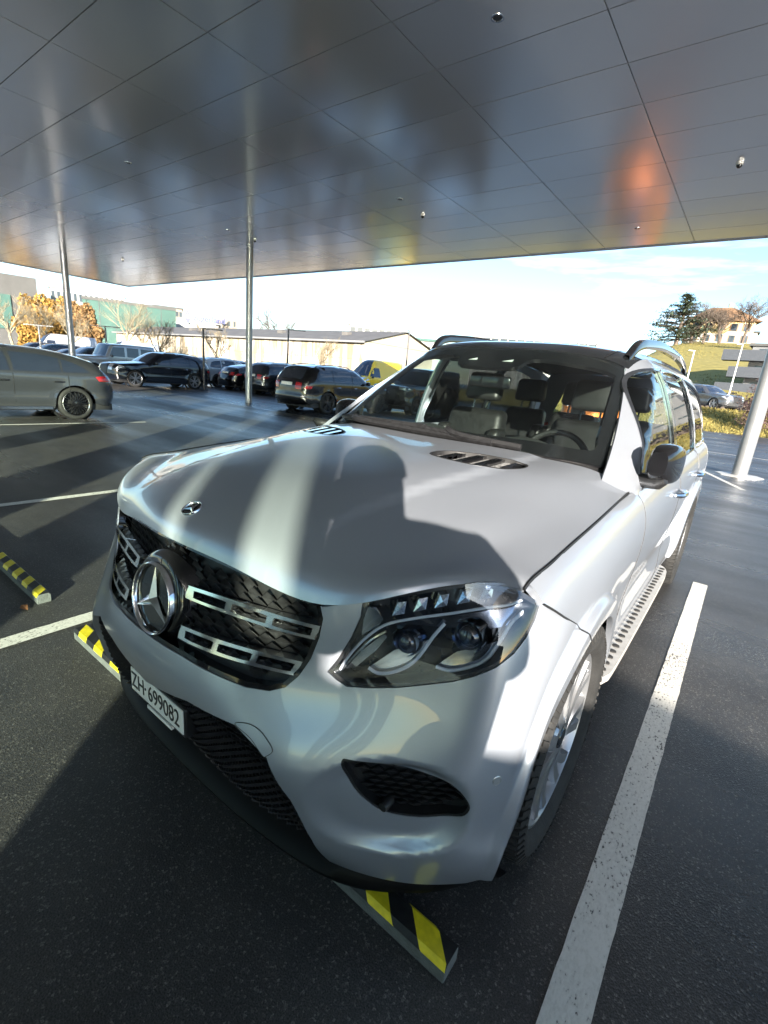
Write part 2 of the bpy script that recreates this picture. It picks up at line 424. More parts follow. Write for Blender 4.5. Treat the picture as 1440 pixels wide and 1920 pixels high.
# =================================================================== ground
def asphalt_mat():
    mt, nt, b = nodes_of('asphalt'); L = nt.links; N = nt.nodes
    tc = N.new('ShaderNodeTexCoord')
    def noise(scale, detail=4, rough=.55):
        n = N.new('ShaderNodeTexNoise'); n.inputs['Scale'].default_value = scale; n.inputs['Detail'].default_value = detail; n.inputs['Roughness'].default_value = rough
        L.new(tc.outputs['Object'], n.inputs['Vector']); return n
    def ramp(src, p0, c0, p1, c1):
        r = N.new('ShaderNodeValToRGB'); r.color_ramp.elements[0].position = p0; r.color_ramp.elements[1].position = p1
        r.color_ramp.elements[0].color = (*c0, 1); r.color_ramp.elements[1].color = (*c1, 1); L.new(src, r.inputs['Fac']); return r
    big = noise(0.35, 5); mid = noise(3.0, 5); fine = noise(260, 2, .7)
    vor = N.new('ShaderNodeTexVoronoi'); vor.inputs['Scale'].default_value = 170; L.new(tc.outputs['Object'], vor.inputs['Vector'])
    vor2 = N.new('ShaderNodeTexVoronoi'); vor2.inputs['Scale'].default_value = 45; L.new(tc.outputs['Object'], vor2.inputs['Vector'])
    base = ramp(mid.outputs['Fac'], .3, (.046, .046, .048), .7, (.074, .072, .070))
    spk = ramp(vor.outputs['Color'], .72, (0, 0, 0), .95, (.15, .145, .13))
    mx = N.new('ShaderNodeMixRGB'); mx.blend_type = 'ADD'; mx.inputs[0].default_value = 1; L.new(base.outputs[0], mx.inputs[1]); L.new(spk.outputs[0], mx.inputs[2])
    sp2 = ramp(vor2.outputs['Color'], .972, (0, 0, 0), .985, (.25, .23, .2))
    mx2 = N.new('ShaderNodeMixRGB'); mx2.blend_type = 'ADD'; mx2.inputs[0].default_value = .35; L.new(mx.outputs[0], mx2.inputs[1]); L.new(sp2.outputs[0], mx2.inputs[2])
    dark = ramp(fine.outputs['Fac'], .32, (.22, .22, .22), .65, (1.1, 1.1, 1.1))
    mu = N.new('ShaderNodeMixRGB'); mu.blend_type = 'MULTIPLY'; mu.inputs[0].default_value = 1; L.new(mx2.outputs[0], mu.inputs[1]); L.new(dark.outputs[0], mu.inputs[2])
    L.new(mu.outputs[0], b.inputs['Base Color'])
    # damp patches: long streaks
    mp = N.new('ShaderNodeMapping'); mp.inputs['Rotation'].default_value = (0, 0, rad(38)); mp.inputs['Scale'].default_value = (.22, 1.5, 1)
    L.new(tc.outputs['Object'], mp.inputs['Vector'])
    wet = N.new('ShaderNodeTexNoise'); wet.inputs['Scale'].default_value = .55; wet.inputs['Detail'].default_value = 5; L.new(mp.outputs[0], wet.inputs['Vector'])
    rr = N.new('ShaderNodeMapRange'); rr.inputs['From Min'].default_value = .38; rr.inputs['From Max'].default_value = .62; rr.inputs['To Min'].default_value = .22; rr.inputs['To Max'].default_value = .52
    L.new(wet.outputs['Fac'], rr.inputs['Value']); L.new(rr.outputs[0], b.inputs['Roughness'])
    bp = N.new('ShaderNodeBump'); bp.inputs['Strength'].default_value = .35; bp.inputs['Distance'].default_value = .004
    ad = N.new('ShaderNodeMath'); ad.operation = 'ADD'; L.new(vor.outputs['Distance'], ad.inputs[0]); L.new(fine.outputs['Fac'], ad.inputs[1])
    L.new(ad.outputs[0], bp.inputs['Height']); L.new(bp.outputs[0], b.inputs['Normal'])
    return mt
M_asph = asphalt_mat()
obj('parking_lot', [(-420, -150, 0), (420, -150, 0), (420, 900, 0), (-420, 900, 0)], [(0, 1, 2, 3)], M_asph)['kind'] = 'structure'
def paint_mat():
    mt, nt, b = nodes_of('road_paint'); L = nt.links; N = nt.nodes
    tc = N.new('ShaderNodeTexCoord'); n1 = N.new('ShaderNodeTexNoise'); n1.inputs['Scale'].default_value = 130; n1.inputs['Detail'].default_value = 5
    n2 = N.new('ShaderNodeTexNoise'); n2.inputs['Scale'].default_value = 2.2; n2.inputs['Detail'].default_value = 3
    mp = N.new('ShaderNodeMapping'); mp.inputs['Scale'].default_value = (1, .55, 1)
    L.new(tc.outputs['Object'], mp.inputs['Vector']); L.new(mp.outputs[0], n1.inputs['Vector']); L.new(tc.outputs['Object'], n2.inputs['Vector'])
    mr = N.new('ShaderNodeMapRange'); mr.inputs['From Min'].default_value = .3; mr.inputs['From Max'].default_value = .7; mr.inputs['To Min'].default_value = -.07; mr.inputs['To Max'].default_value = .07
    L.new(n2.outputs['Fac'], mr.inputs['Value'])
    ad = N.new('ShaderNodeMath'); ad.operation = 'ADD'; L.new(n1.outputs['Fac'], ad.inputs[0]); L.new(mr.outputs[0], ad.inputs[1])
    r = N.new('ShaderNodeValToRGB'); r.color_ramp.elements[0].position = .30; r.color_ramp.elements[1].position = .385
    r.color_ramp.elements[0].color = (.05, .05, .05, 1); r.color_ramp.elements[1].color = (.62, .61, .57, 1)
    e = r.color_ramp.elements.new(.62); e.color = (.72, .71, .67, 1)
    L.new(ad.outputs[0], r.inputs['Fac']); L.new(r.outputs[0], b.inputs['Base Color']); b.inputs['Roughness'].default_value = .7
    bp = N.new('ShaderNodeBump'); bp.inputs['Strength'].default_value = .5; bp.inputs['Distance'].default_value = .004; L.new(n1.outputs['Fac'], bp.inputs['Height']); L.new(bp.outputs[0], b.inputs['Normal'])
    return mt
M_rpaint = paint_mat()
def line_strip(x0, y0, x1, y1, w):
    a = np.array([x0, y0]); b = np.array([x1, y1]); d = (b - a) / np.linalg.norm(b - a); n = np.array([-d[1], d[0]]) * w / 2
    V = []; F = []; K = max(2, int(np.linalg.norm(b - a) / .05)); rg = np.random.default_rng(int(abs(x0 * 100)))
    for i in range(K + 1):
        p = a + (b - a) * i / K; j1, j2 = rg.normal(0, .0016, 2)
        V += [(p[0] - n[0] * (1 + j1 * 10), p[1] - n[1] * (1 + j1 * 10), .004), (p[0] + n[0] * (1 + j2 * 10), p[1] + n[1] * (1 + j2 * 10), .004)]
        if i: F.append((2 * i - 2, 2 * i - 1, 2 * i + 1, 2 * i))
    F = [f[::-1] for f in F]
    o = obj('parking_line', V, F, M_rpaint); o['kind'] = 'structure'; return o
line_strip(1.212, -6, 1.172, 3.24, .105); line_strip(-1.53, -6, -1.50, 3.2, .10); line_strip(-4.16, -6, -4.10, 3.2, .10); line_strip(-9.62, -4, -9.62, 3.9, .09)
line_strip(0.2, 12.6, 1.35, 9.6, .10); line_strip(2.2, 17.5, -0.4, 17.7, .10)

# =================================================================== wheel stops
M_wsgrey = pmat('stop_grey', (.10, .11, .108), .75, var=.2, scale=25, bump=.3, bscale=120)
M_yel = pmat('tape_yellow', (.72, .60, .015), .5, var=.12, scale=40)
M_tblk = pmat('tape_black', (.012, .012, .012), .55, var=.3, scale=40)
def wheel_stop(x0, x1, y, label, first_yellow=True):
    root = empty('wheel_stop', ((x0 + x1) / 2, y, 0), label=label, cat='wheel stop', group='striped wheel stops')
    hw = .036; h = .058; ch = .010; L_ = (x1 - x0) / 2
    sec = [(-hw, 0), (hw, 0), (hw, h - ch), (hw - ch, h), (-hw + ch, h), (-hw, h - ch)]
    mb = MB(); mb.prism(sec, -L_, L_, 'x'); bevel(mb.obj('stop_body', M_wsgrey, root), .004)
    e = .0015; step = .088; k = 0; x = -L_ + .004
    path = [(-hw - e, h - ch - .004), (-hw - e, h - ch), (-hw + ch, h + e), (hw - ch, h + e), (hw + e, h - ch), (hw + e, h - ch - .004)]
    s = [0]
    for a, b in zip(path[:-1], path[1:]): s.append(s[-1] + math.hypot(b[0] - a[0], b[1] - a[1]))
    x = L_ + .058
    while x > -L_ - .06:
        V = []; F = []
        for i, (py, pz) in enumerate(path):
            sh = -(s[i] - s[-1] / 2) * 1.0
            a = min(max(x - step + sh, -L_), L_); b = min(max(x + sh, -L_), L_)
            V += [(a, py, pz), (b, py, pz)]
            if i: F.append((2 * i - 2, 2 * i - 1, 2 * i + 1, 2 * i))
        if max(v_[0] for v_ in V) - min(v_[0] for v_ in V) < .004: x -= step; k += 1; continue
        obj('stripe', V, F, (M_tblk if k % 2 == 0 else M_yel), root)
        x -= step; k += 1
    return root
wheel_stop(-1.33, .925, -.568, 'yellow and black striped wheel stop under the nose of the silver SUV')
wheel_stop(-4.05, -1.845, -.57, 'yellow and black striped wheel stop in the empty bay beside the silver SUV')

# =================================================================== canopy
H = 5.5
def ceil_mat():
    mt, nt, b = nodes_of('satin_panel'); L = nt.links; N = nt.nodes
    tc = N.new('ShaderNodeTexCoord'); n = N.new('ShaderNodeTexNoise'); n.inputs['Scale'].default_value = .9; n.inputs['Detail'].default_value = 2
    L.new(tc.outputs['Object'], n.inputs['Vector'])
    oi = N.new('ShaderNodeObjectInfo')
    r = N.new('ShaderNodeValToRGB'); r.color_ramp.elements[0].color = (.84, .86, .90, 1); r.color_ramp.elements[1].color = (.89, .91, .945, 1)
    L.new(oi.outputs['Random'], r.inputs['Fac']); L.new(r.outputs[0], b.inputs['Base Color'])
    b.inputs['Metallic'].default_value = .62
    mr = N.new('ShaderNodeMapRange'); mr.inputs['To Min'].default_value = .15; mr.inputs['To Max'].default_value = .20; L.new(n.outputs['Fac'], mr.inputs['Value']); L.new(mr.outputs[0], b.inputs['Roughness'])
    bp = N.new('ShaderNodeBump'); bp.inputs['Strength'].default_value = .30; bp.inputs['Distance'].default_value = .012; L.new(n.outputs['Fac'], bp.inputs['Height']); L.new(bp.outputs[0], b.inputs['Normal'])
    return mt
M_ceil = ceil_mat()
M_pole = pmat('pole_aluminium', (.30, .31, .325), .42, .6, var=.06, scale=3)
canopy = empty('canopy', (-13, 5, 0), label='wide flat canopy with satin metal ceiling panels on round columns', cat='canopy')
cx0 = 3.3 + 2.2; ncol = 17; nrow = 16; dy = 1.025; yF = 14.2
def P_c(o): o.location = (o.location[0] + 13, o.location[1] - 5, o.location[2])
g_ = .008
mb = MB(); mb.box(-1.1 + g_, 1.1 - g_, -dy / 2 + g_, dy / 2 - g_, 0, .02); pm = mb.mesh('ceiling_panel', M_ceil)
for i in range(ncol):
    for j in range(nrow):
        o = add('ceiling_panel', pm, canopy, loc=(cx0 - 1.1 - 2.2 * i + 13, yF - dy / 2 - dy * j - 5, H + RNG.uniform(-.001, .001)))
        o.rotation_euler = (RNG.normal(0, .0011), RNG.normal(0, .0007), 0)
xl = cx0 - 2.2 * ncol; yb = yF - dy * nrow
mb = MB(); mb.box(xl + 13, cx0 + 13 + 4, yb - 5, yF - 5 - .01, H + .03, H + .45); mb.box(xl + 13, cx0 + 17, -9 - 5, yb - 5 - .01, H, H + .45); mb.box(cx0 + 13 + .01, cx0 + 17, yb - 5, yF - 5 - .01, H, H + .029)
mb.obj('canopy_slab', M_ceil, canopy)
mb = MB(); mb.box(xl + 13 - .03, cx0 + 17, yF - 5, yF - 5 + .03, H - .03, H + .47); mb.box(xl + 13 - .06, xl + 13 - .005, -9 - 5, yF - 5 + .03, H - .03, H + .47); mb.obj('canopy_edge', pmat('edge_aluminium', (.40, .40, .42), .35, .8, var=.05), canopy)
def column(x, y, r=.13, base=True):
    mb = MB(); mb.lathe([(0, r), (H + .0, r)], 28, 'z', (x + 13, y - 5, 0)); c_ = mb.obj('column', M_pole, canopy, True, 40)
    if base:
        mb = MB(); mb.lathe([(.0, .46), (.012, .46), (.014, .40), (.014, r)], 8, 'z', (x + 13, y - 5, 0)); mb.obj('column_base', pmat('base_plate', (.55, .54, .52), .5, .2, var=.1), c_)
column(1.217, 11.95, .15); column(-14.7, 10.5, .125, False); column(-25.4, 8.3, .14, False)
for px, kind in (((933, 33), 'd'), ((1195, 428), 'd'), ((750, 373), 'd'), ((240, 305), 'd'), ((427, 431), 'd'), ((181, 474), 'd'), ((20, 388), 'd'), ((1388, 303), 'c'), ((793, 401), 'c'), ((478, 448), 'c'), ((230, 486), 'c'), ((115, 500), 'd'), ((269, 524), 'd'), ((456, 505), 'd')):
    p = at(px, z=H)
    if kind == 'd':
        o = empty('ceiling_light', (p[0], p[1], H), label='small round recessed downlight in the canopy ceiling', cat='ceiling light', group='recessed downlights in the canopy')
        mb = MB(); mb.lathe([(.0, .075), (-.008, .073), (-.008, .058), (-.001, .052), (.0, .03)], 24, 'z'); mb.obj('bezel', M_chrome, o, True)
        mb = MB(); mb.lathe([(-.002, .052), (-.004, .030), (-.002, .0005)], 20, 'z'); mb.obj('lamp_insert', pmat('lamp_dark', (.06, .06, .06), .25, var=.2), o, True)
    else:
        o = empty('ceiling_camera', (p[0], p[1], H), label='small white dome camera hanging under the canopy ceiling', cat='camera', group='dome cameras under the canopy')
        mb = MB(); mb.lathe([(0, .055), (-.05, .055), (-.055, .0005)], 20, 'z'); mb.obj('housing', pmat('cam_white', (.6, .6, .58), .4, var=.05), o, True)
        mb = MB(); mb.lathe([(-.055, .045)] + [(-.055 - .045 * math.sin(a), max(.0005, .045 * math.cos(a))) for a in np.linspace(.1, math.pi / 2, 7)], 20, 'z'); mb.obj('dome', M_house, o, True)

# =================================================================== unseen, behind the photographer: glazed screen and added wall that shape the sunlight
M_screen = glassmat('screen_glass', (.86, .93, .86), .9)
M_mull = pmat('mullion_grey', (.16, .16, .165), .5, .4, var=.1)
scr = empty('glass_screen', (-2, -6, 0), label='unseen green tinted glass screen behind the photographer with posts set to stripe the sunlight', cat='glass screen')
def xu(u): return (u + .65 * 6) / .76
posts = [(-.075, -.105), (-.44, -.31), (-.80, -.57), (-2.05, -1.86), (-2.30, -2.12), (-2.55, -2.37), (-3.9, -3.05), (-5.6, -5.0), (-7.6, -7.3), (-9.4, -9.1)]  # posts spaced so their shade falls as dark strips on hood and ground
for a, b in posts:
    mb = MB(); x0, x1 = sorted((xu(a), xu(b))); mb.box(x0 + 2, x1 + 2, -.06, .06, 0, 4.6); mb.obj('post', M_mull, scr)
ed = sorted(posts, key=lambda q: -max(q))
for (p, q) in zip(ed[:-1], ed[1:]):
    x1 = xu(min(p)); x0 = xu(max(q)); mb = MB(); mb.box(x0 + 2, x1 + 2, -.008, .008, .02, 4.5); mb.obj('pane', M_screen, scr)
mb = MB(); mb.box(xu(-9.4) + 2, xu(-.1) + 2, -.07, .07, 4.5, 4.7); mb.obj('head_rail', M_mull, scr)
e1 = np.array([.97, -.26]); e1 /= np.linalg.norm(e1)
dd = 6.0; pw = np.array([.9 - SUN_DIR[0] * dd, -.33 - SUN_DIR[1] * dd]); hw_ = .58 + dd * TAN_E
t0 = (-.80 - (.76 * pw[0] + .65 * pw[1])) / (.76 * e1[0] + .65 * e1[1]); w0 = pw + e1 * t0; w1 = pw + e1 * 3.2
mb = MB(); L_ = np.linalg.norm(w1 - w0); mb.box(0, L_, -.22, 0, 0, hw_); mb.box(-.02, L_, -.25, .03, hw_ - .06, hw_ + .0)
lw = mb.obj('shadow_wall', pmat('wall_render', (.33, .32, .30), .85, var=.1, scale=2, bump=.2), None, loc=(w0[0], w0[1], 0), rz=math.atan2(e1[1], e1[0]))  # unseen wall, added to shade the ground and the lower bumper
tag(lw, 'unseen grey wall added behind the photographer to cast the low shadow edge', 'wall')
# =================================================================== the silver SUV
suv = empty('silver_suv', (0, 0, 0), label='large silver SUV with star grille parked nose-first over the striped wheel stop', cat='car')

HUBZ = 0.385; HUBS = ((0.0, HUBZ), (3.075, HUBZ)); ARCH = 0.425
_dl = Spline([-0.6, -0.415, -0.32, -0.14, 0.13, 0.40, 0.70, 1.2, 2.0, 3.0, 4.4], [-0.115, -0.100, -0.086, -0.072, -0.051, -0.032, -0.019, -0.006, 0, 0.02, 0.03])
_bb = Spline([0.10, 0.28, 0.36, 0.5, 0.66, 0.80, 0.92, 1.0, 1.06, 1.10, 1.13, 1.17], [0.84, 0.895, 0.925, 0.947, 0.953, 0.962, 0.967, 0.960, 0.943, 0.918, 0.880, 0.815])
def flare(y, z):
    x = 0
    for hy, hz in HUBS:
        r = np.hypot(y - hy, z - hz); x = x + 0.022 * (1 - sstep(0.478, 0.500, r)) + 0.008 * (1 - sstep(0.42, 0.60, r))
    return x
def side_x(y, z, fl=True):
    zp = z - _dl(y) * sstep(0.55, 1.0, z)
    x = _bb(zp)
    x = x - 0.012 * np.exp(-((zp - 0.62) / 0.10) ** 2) * sstep(0.55, 0.8, y) * (1 - sstep(2.4, 2.7, y))
    if fl: x = x + flare(y, z)
    return x - 0.10 * np.clip((y - 3.6) / 0.6, 0, 2) ** 2
class SideS(Surf):
    def base(s, u, v): return np.c_[side_x(u, v), u, v]
SIDE = SideS()
_gb = Spline([1.0, 1.08, 1.12, 1.2, 1.3, 1.4, 1.5, 1.58, 1.64, 1.69, 1.73], [0.93, 0.914, 0.903, 0.886, 0.860, 0.826, 0.785, 0.745, 0.703, 0.652, 0.585])
def yA(z): return 0.66 + (z - 1.19) * 1.63
class GreenS(Surf):
    def base(s, u, v):
        t = np.clip((yA(v) + 0.22 - u) / 0.22, 0, 1.6)
        x = _gb(v) - 0.11 * t * t - 0.10 * np.clip((u - 3.6) / 0.6, 0, 2) ** 2
        return np.c_[x, u, v]
GREEN = GreenS()

hood_rows = [
 [(0, -.772, .972), (.27, -.742, .957), (.515, -.686, .934), (.66, -.608, .984), (.78, -.485, 1.020), (.885, -.415, 1.022)],
 [(0, -.760, 1.004), (.27, -.728, .993), (.515, -.668, .975), (.665, -.588, 1.008), (.782, -.465, 1.034), (.885, -.392, 1.031)],
 [(0, -.715, 1.045), (.27, -.68, 1.038), (.52, -.60, 1.020), (.67, -.51, 1.030), (.785, -.39, 1.046), (.886, -.32, 1.038)],
 [(0, -.52, 1.105), (.27, -.48, 1.100), (.52, -.40, 1.078), (.67, -.31, 1.072), (.787, -.20, 1.064), (.888, -.14, 1.052)],
 [(0, -.16, 1.157), (.27, -.13, 1.156), (.52, -.06, 1.138), (.67, .02, 1.118), (.788, .09, 1.095), (.890, .13, 1.073)],
 [(0, .18, 1.187), (.27, .20, 1.187), (.52, .25, 1.175), (.67, .31, 1.156), (.785, .36, 1.126), (.888, .40, 1.092)],
 [(0, .46, 1.203), (.27, .48, 1.203), (.50, .53, 1.196), (.66, .60, 1.182), (.77, .66, 1.155), (.880, .70, 1.105)]]
def hood_disp(P, u, v):
    ax = np.abs(P[:, 0]); w = 0.36 + 0.14 * sstep(-0.7, 0.5, P[:, 1])
    P = P.copy(); P[:, 2] += 0.010 * (1 - sstep(w, w + 0.05, ax)) * sstep(-0.72, -0.40, P[:, 1]) - 0.002
    return P
HOOD = Net(mirror_net(hood_rows), 1.0, disp=hood_disp)
HU = HOOD.uk[-1]; HV = HOOD.vk[-1]; HC = HU / 2
hood_cast = HOOD.caster(0, HU, 0, HV)

zr = [0.20, 0.30, 0.42, 0.55, 0.65, 0.75, 0.85, 0.95, 1.03]
fx = {0: [-.70, -.775, -.822, -.862, -.872, -.845, -.818, -.782, -.745],
      .27: [-.715, -.785, -.820, -.850, -.845, -.810, -.775, -.735, -.70],
      .52: [-.700, -.755, -.785, -.797, -.748, -.705, -.692, -.680, -.660],
      .68: [-.648, -.692, -.715, -.712, -.672, -.628, -.602, -.586, -.570],
      .82: [-.560, -.606, -.640, -.634, -.600, -.562, -.530, -.492, -.455],
      .92: [-.470, -.516, -.546, -.548, -.530, -.496, -.458, -.408, -.345]}
rows = []
for k, z in enumerate(zr):
    r = [(x - (0.012 if (x == .92 and k == 0) else 0), fx[x][k], z) for x in fx]
    cx = [.918, .936, .949, .956, .958, .957, .953, .943, .925][k]; cy = [-.425, -.458, -.478, -.478, -.458, -.422, -.378, -.325, -.272][k]
    r.append((cx, cy, z))
    for dy in (0.09, 0.20, 0.32, 0.44):
        y = cy + dy; r.append((float(side_x(np.array([y]), np.array([z]), False)[0]), y, z))
    rows.append(r)
FRONT = Net(mirror_net(rows), 1.0, vk=zr)
FU = FRONT.uk[-1]; FC = FU / 2
raw_cast = FRONT.caster(0, FU, 0.15, 1.03)
def fu_of(axis, val, z, lo=None, hi=None):
    lo = FC if lo is None else lo; hi = FU if hi is None else hi
    for _ in range(40):
        mid = (lo + hi) / 2
        if FRONT.raw(np.array([mid]), np.array([z]))[0][axis] < val: lo = mid
        else: hi = mid
    return lo
def mir(poly, c): return [(2 * c - p[0], p[1]) for p in poly[::-1]]
scoop = smooth_poly(raw_cast([(560, 1424), (640, 1416), (740, 1430), (815, 1447), (868, 1481), (888, 1528), (880, 1572), (845, 1600), (770, 1608), (680, 1594), (610, 1548), (572, 1480)]), True, 4)
_l, _r, _t, _b = raw_cast([(560, 1470), (892, 1520), (740, 1424), (765, 1612)])
sc_c = ((_l[0] + _r[0]) / 2, (_t[1] + _b[1]) / 2); sc_a = (_r[0] - _l[0]) / 2; sc_b = (_t[1] - _b[1]) / 2
def front_disp(P, u, v):
    q = np.c_[FC + np.abs(u - FC), v]; sg = np.sign(u - FC)
    e_ = np.abs((q[:, 0] - sc_c[0]) / sc_a) ** 2.4 + np.abs((q[:, 1] - sc_c[1] - .10 * (q[:, 0] - sc_c[0])) / sc_b) ** 2.4
    dep = 0.040 * (1 - sstep(.30, 1.0, e_)) * (.45 + .55 * sstep(-.8, .3, (q[:, 0] - sc_c[0]) / sc_a))
    P = P.copy(); P[:, 0] += sg * flare(P[:, 1], P[:, 2]) * sstep(.80, .93, np.abs(P[:, 0])); P[:, 1] += dep * 0.92; P[:, 0] -= sg * dep * 0.38
    return P
FRONT.disp = front_disp
front_cast = FRONT.caster(0, FU, 0.15, 1.03, 0.012)

# ---- outlines on the nose
def half(pts_px, first_c=True, last_c=True, cast=None):
    p = (cast or front_cast)(pts_px)
    if first_c: p[0] = (FC, p[0][1])
    if last_c: p[-1] = (FC, p[-1][1])
    return p
gr_half = half([(322, 1003), (400, 1041), (450, 1064), (520, 1097), (600, 1131), (606, 1160), (599, 1195), (583, 1235), (560, 1268), (535, 1289), (505, 1296), (460, 1289), (400, 1264), (340, 1230), (300, 1207)])
grille_out = gr_half + mir(gr_half, FC)[1:-1]
lg = half([(265, 1270), (350, 1314), (440, 1359), (500, 1421), (545, 1501), (585, 1575)], True, False)
lg_half = lg + [(lg[-1][0] + 0.02, 0.14), (FC, 0.14)]
lower_out = lg_half + mir(lg_half, FC)[1:-1]
HLpx = [(100, 600), (150, 645), (210, 683), (330, 692), (500, 690), (650, 675), (800, 658), (920, 630), (1050, 578), (1150, 500), (1220, 410), (1270, 310), (1303, 205), (1200, 142), (1110, 102), (1040, 88), (950, 92), (700, 130), (500, 165), (302, 195), (288, 290), (235, 405), (160, 525)]
def hlp(l): return [(580 + x / 3.0, 1060 + y / 3.0) for x, y in l]
hl_out = front_cast(hlp(HLpx))
intake = smooth_poly(front_cast([(640, 1427), (660, 1425), (720, 1432), (790, 1447), (845, 1470), (874, 1498), (880, 1520), (855, 1532), (785, 1533), (720, 1522), (678, 1494), (652, 1458)]), True, 4)
# bumper outline
top = []
for x, z in ((0, .968), (.27, .952), (.515, .929), (.66, .978), (.78, 1.013), (.878, 1.015)): top.append((fu_of(0, x, z) if x else FC, z))
sidepts = [(-.39, .990), (-.3, .935), (-.2, .880), (-.14, .835), (-.095, .799)]
archp = []
for a in np.linspace(100.0, 215.0, 24):
    y = ARCH * math.cos(rad(a)); z = HUBZ + ARCH * math.sin(rad(a))
    if z < 0.785 and y < -0.1 and z > 0.21: archp.append((y, z))
umin = FRONT.uk[len(fx) - 1 + len(rows[0]) - 1 - 0] if False else fu_of(0, .80, .6)
right = [(fu_of(1, y, z, umin), z) for y, z in sidepts] + [(fu_of(1, y, z, umin), z) for y, z in archp] + [(fu_of(0, .895, .2, FC, fu_of(0, .89, .25) + .1), 0.20)]
bot = [(fu_of(0, .7, .2), .20), (fu_of(0, .5, .2), .20), (FC, .20)]
b_half = top + right + bot
bump_out = b_half + mir(b_half, FC)[1:-1]
fl_lines = []
for rr in (.474, .479, .484, .489, .494, .499, .504):
    ln = []
    for a in np.linspace(103, 200, 60):
        y = rr * math.cos(rad(a)); z = HUBZ + rr * math.sin(rad(a))
        if z > .22 and z < .97: ln.append((fu_of(1, y, z, umin), z))
    fl_lines += [ln, [(2 * FC - p[0], p[1]) for p in ln]]
hl_m = mir(hl_out, FC); in_m = mir(intake, FC)
bumper = trim('front_bumper', FRONT, bump_out, [grille_out, lower_out, hl_out, hl_m, intake, in_m], M_paint, suv, step=0.013, flange=0.02, lines=fl_lines)

# ---- hood with vent openings
ventpx = [(806, 849), (835, 845), (900, 851), (950, 860), (988, 871), (984, 878), (950, 880), (900, 874), (850, 864), (815, 855)]
vent = smooth_poly(hood_cast(ventpx), True, 3); vent_m = mir(vent, HC)
hood = trim('hood', HOOD, [(0, 0), (HU, 0), (HU, HV), (0, HV)], [vent, vent_m], M_paint, suv, step=0.03, flange=0.025, gap=0.002)
for vp in (vent, vent_m):
    vo = trim('hood_vent', HOOD, inset(vp, 0.001), [], pmat('vent_mesh', (.20, .20, .20), .6, var=.5, scale=160), suv, step=0.03, flange=0.0, off=-0.016)
    trim('vent_frame', HOOD, vp, [inset(vp, 0.007)], M_black, vo, step=0.03, flange=0.02, off=0.001)
    q = np.array(vp); lo = q.min(0); hi = q.max(0); sgn = 1 if vp is vent else -1
    for k in range(4):
        f0 = 0.13 + 0.21 * k
        xs = lo[0] + (hi[0] - lo[0]) * (f0 if sgn > 0 else 1 - f0); dx = (hi[0] - lo[0]) * 0.085 * sgn
        lean = (hi[0] - lo[0]) * 0.10 * sgn
        cand = []
        for t in np.linspace(0, 1, 60):
            pv = lo[1] + (hi[1] - lo[1]) * t; cand.append((xs + lean * t, pv))
        ok = [c for c in cand if inpoly(vp, np.array([c, (c[0] + dx, c[1])])).all()]
        if len(ok) < 3: continue
        a = ok[1]; b = ok[-2]
        quad = [a, (a[0] + dx, a[1]), (b[0] + dx, b[1]), b]
        trim('vent_slat', HOOD, quad, [], M_gloss, vo, step=0.03, flange=0.015, off=-0.002)

# ---- windscreen
ws_rows = [[(0, .50, 1.200), (.3, .52, 1.200), (.55, .58, 1.195), (.69, .64, 1.187), (.768, .70, 1.172)],
           [(0, .83, 1.455), (.3, .85, 1.451), (.53, .91, 1.436), (.64, .965, 1.420), (.706, 1.03, 1.398)],
           [(0, 1.18, 1.672), (.3, 1.20, 1.664), (.49, 1.25, 1.645), (.585, 1.30, 1.625), (.634, 1.352, 1.602)]]
WS = Net(mirror_net(ws_rows), 1.0); WU = WS.uk[-1]; WV = WS.vk[-1]
ws_rect = [(0, 0), (WU, 0), (WU, WV), (0, WV)]
ws_in = smooth_poly([(.075, .09), (.30, .085), (WU / 2, .075), (WU - .30, .085), (WU - .075, .09), (WU - .062, .2), (WU - .062, WV * .5), (WU - .062, WV - .16), (WU - .075, WV - .10), (WU - .3, WV - .09), (WU / 2 + .22, WV - .095), (WU / 2 + .15, WV - .20), (WU / 2 - .15, WV - .20), (WU / 2 - .22, WV - .095), (.3, WV - .09), (.075, WV - .10), (.062, WV - .16), (.062, WV * .5), (.062, .2)], True, 4)
windshield = trim('windshield', WS, inset(ws_rect, .004), [], M_ws, suv, step=0.06, flange=0.0)
trim('frit_band', WS, inset(ws_rect, .001), [ws_in], M_gloss, windshield, step=0.05, flange=0.02, off=-0.006)
ws_cast = WS.caster(0, WU, 0, WV)
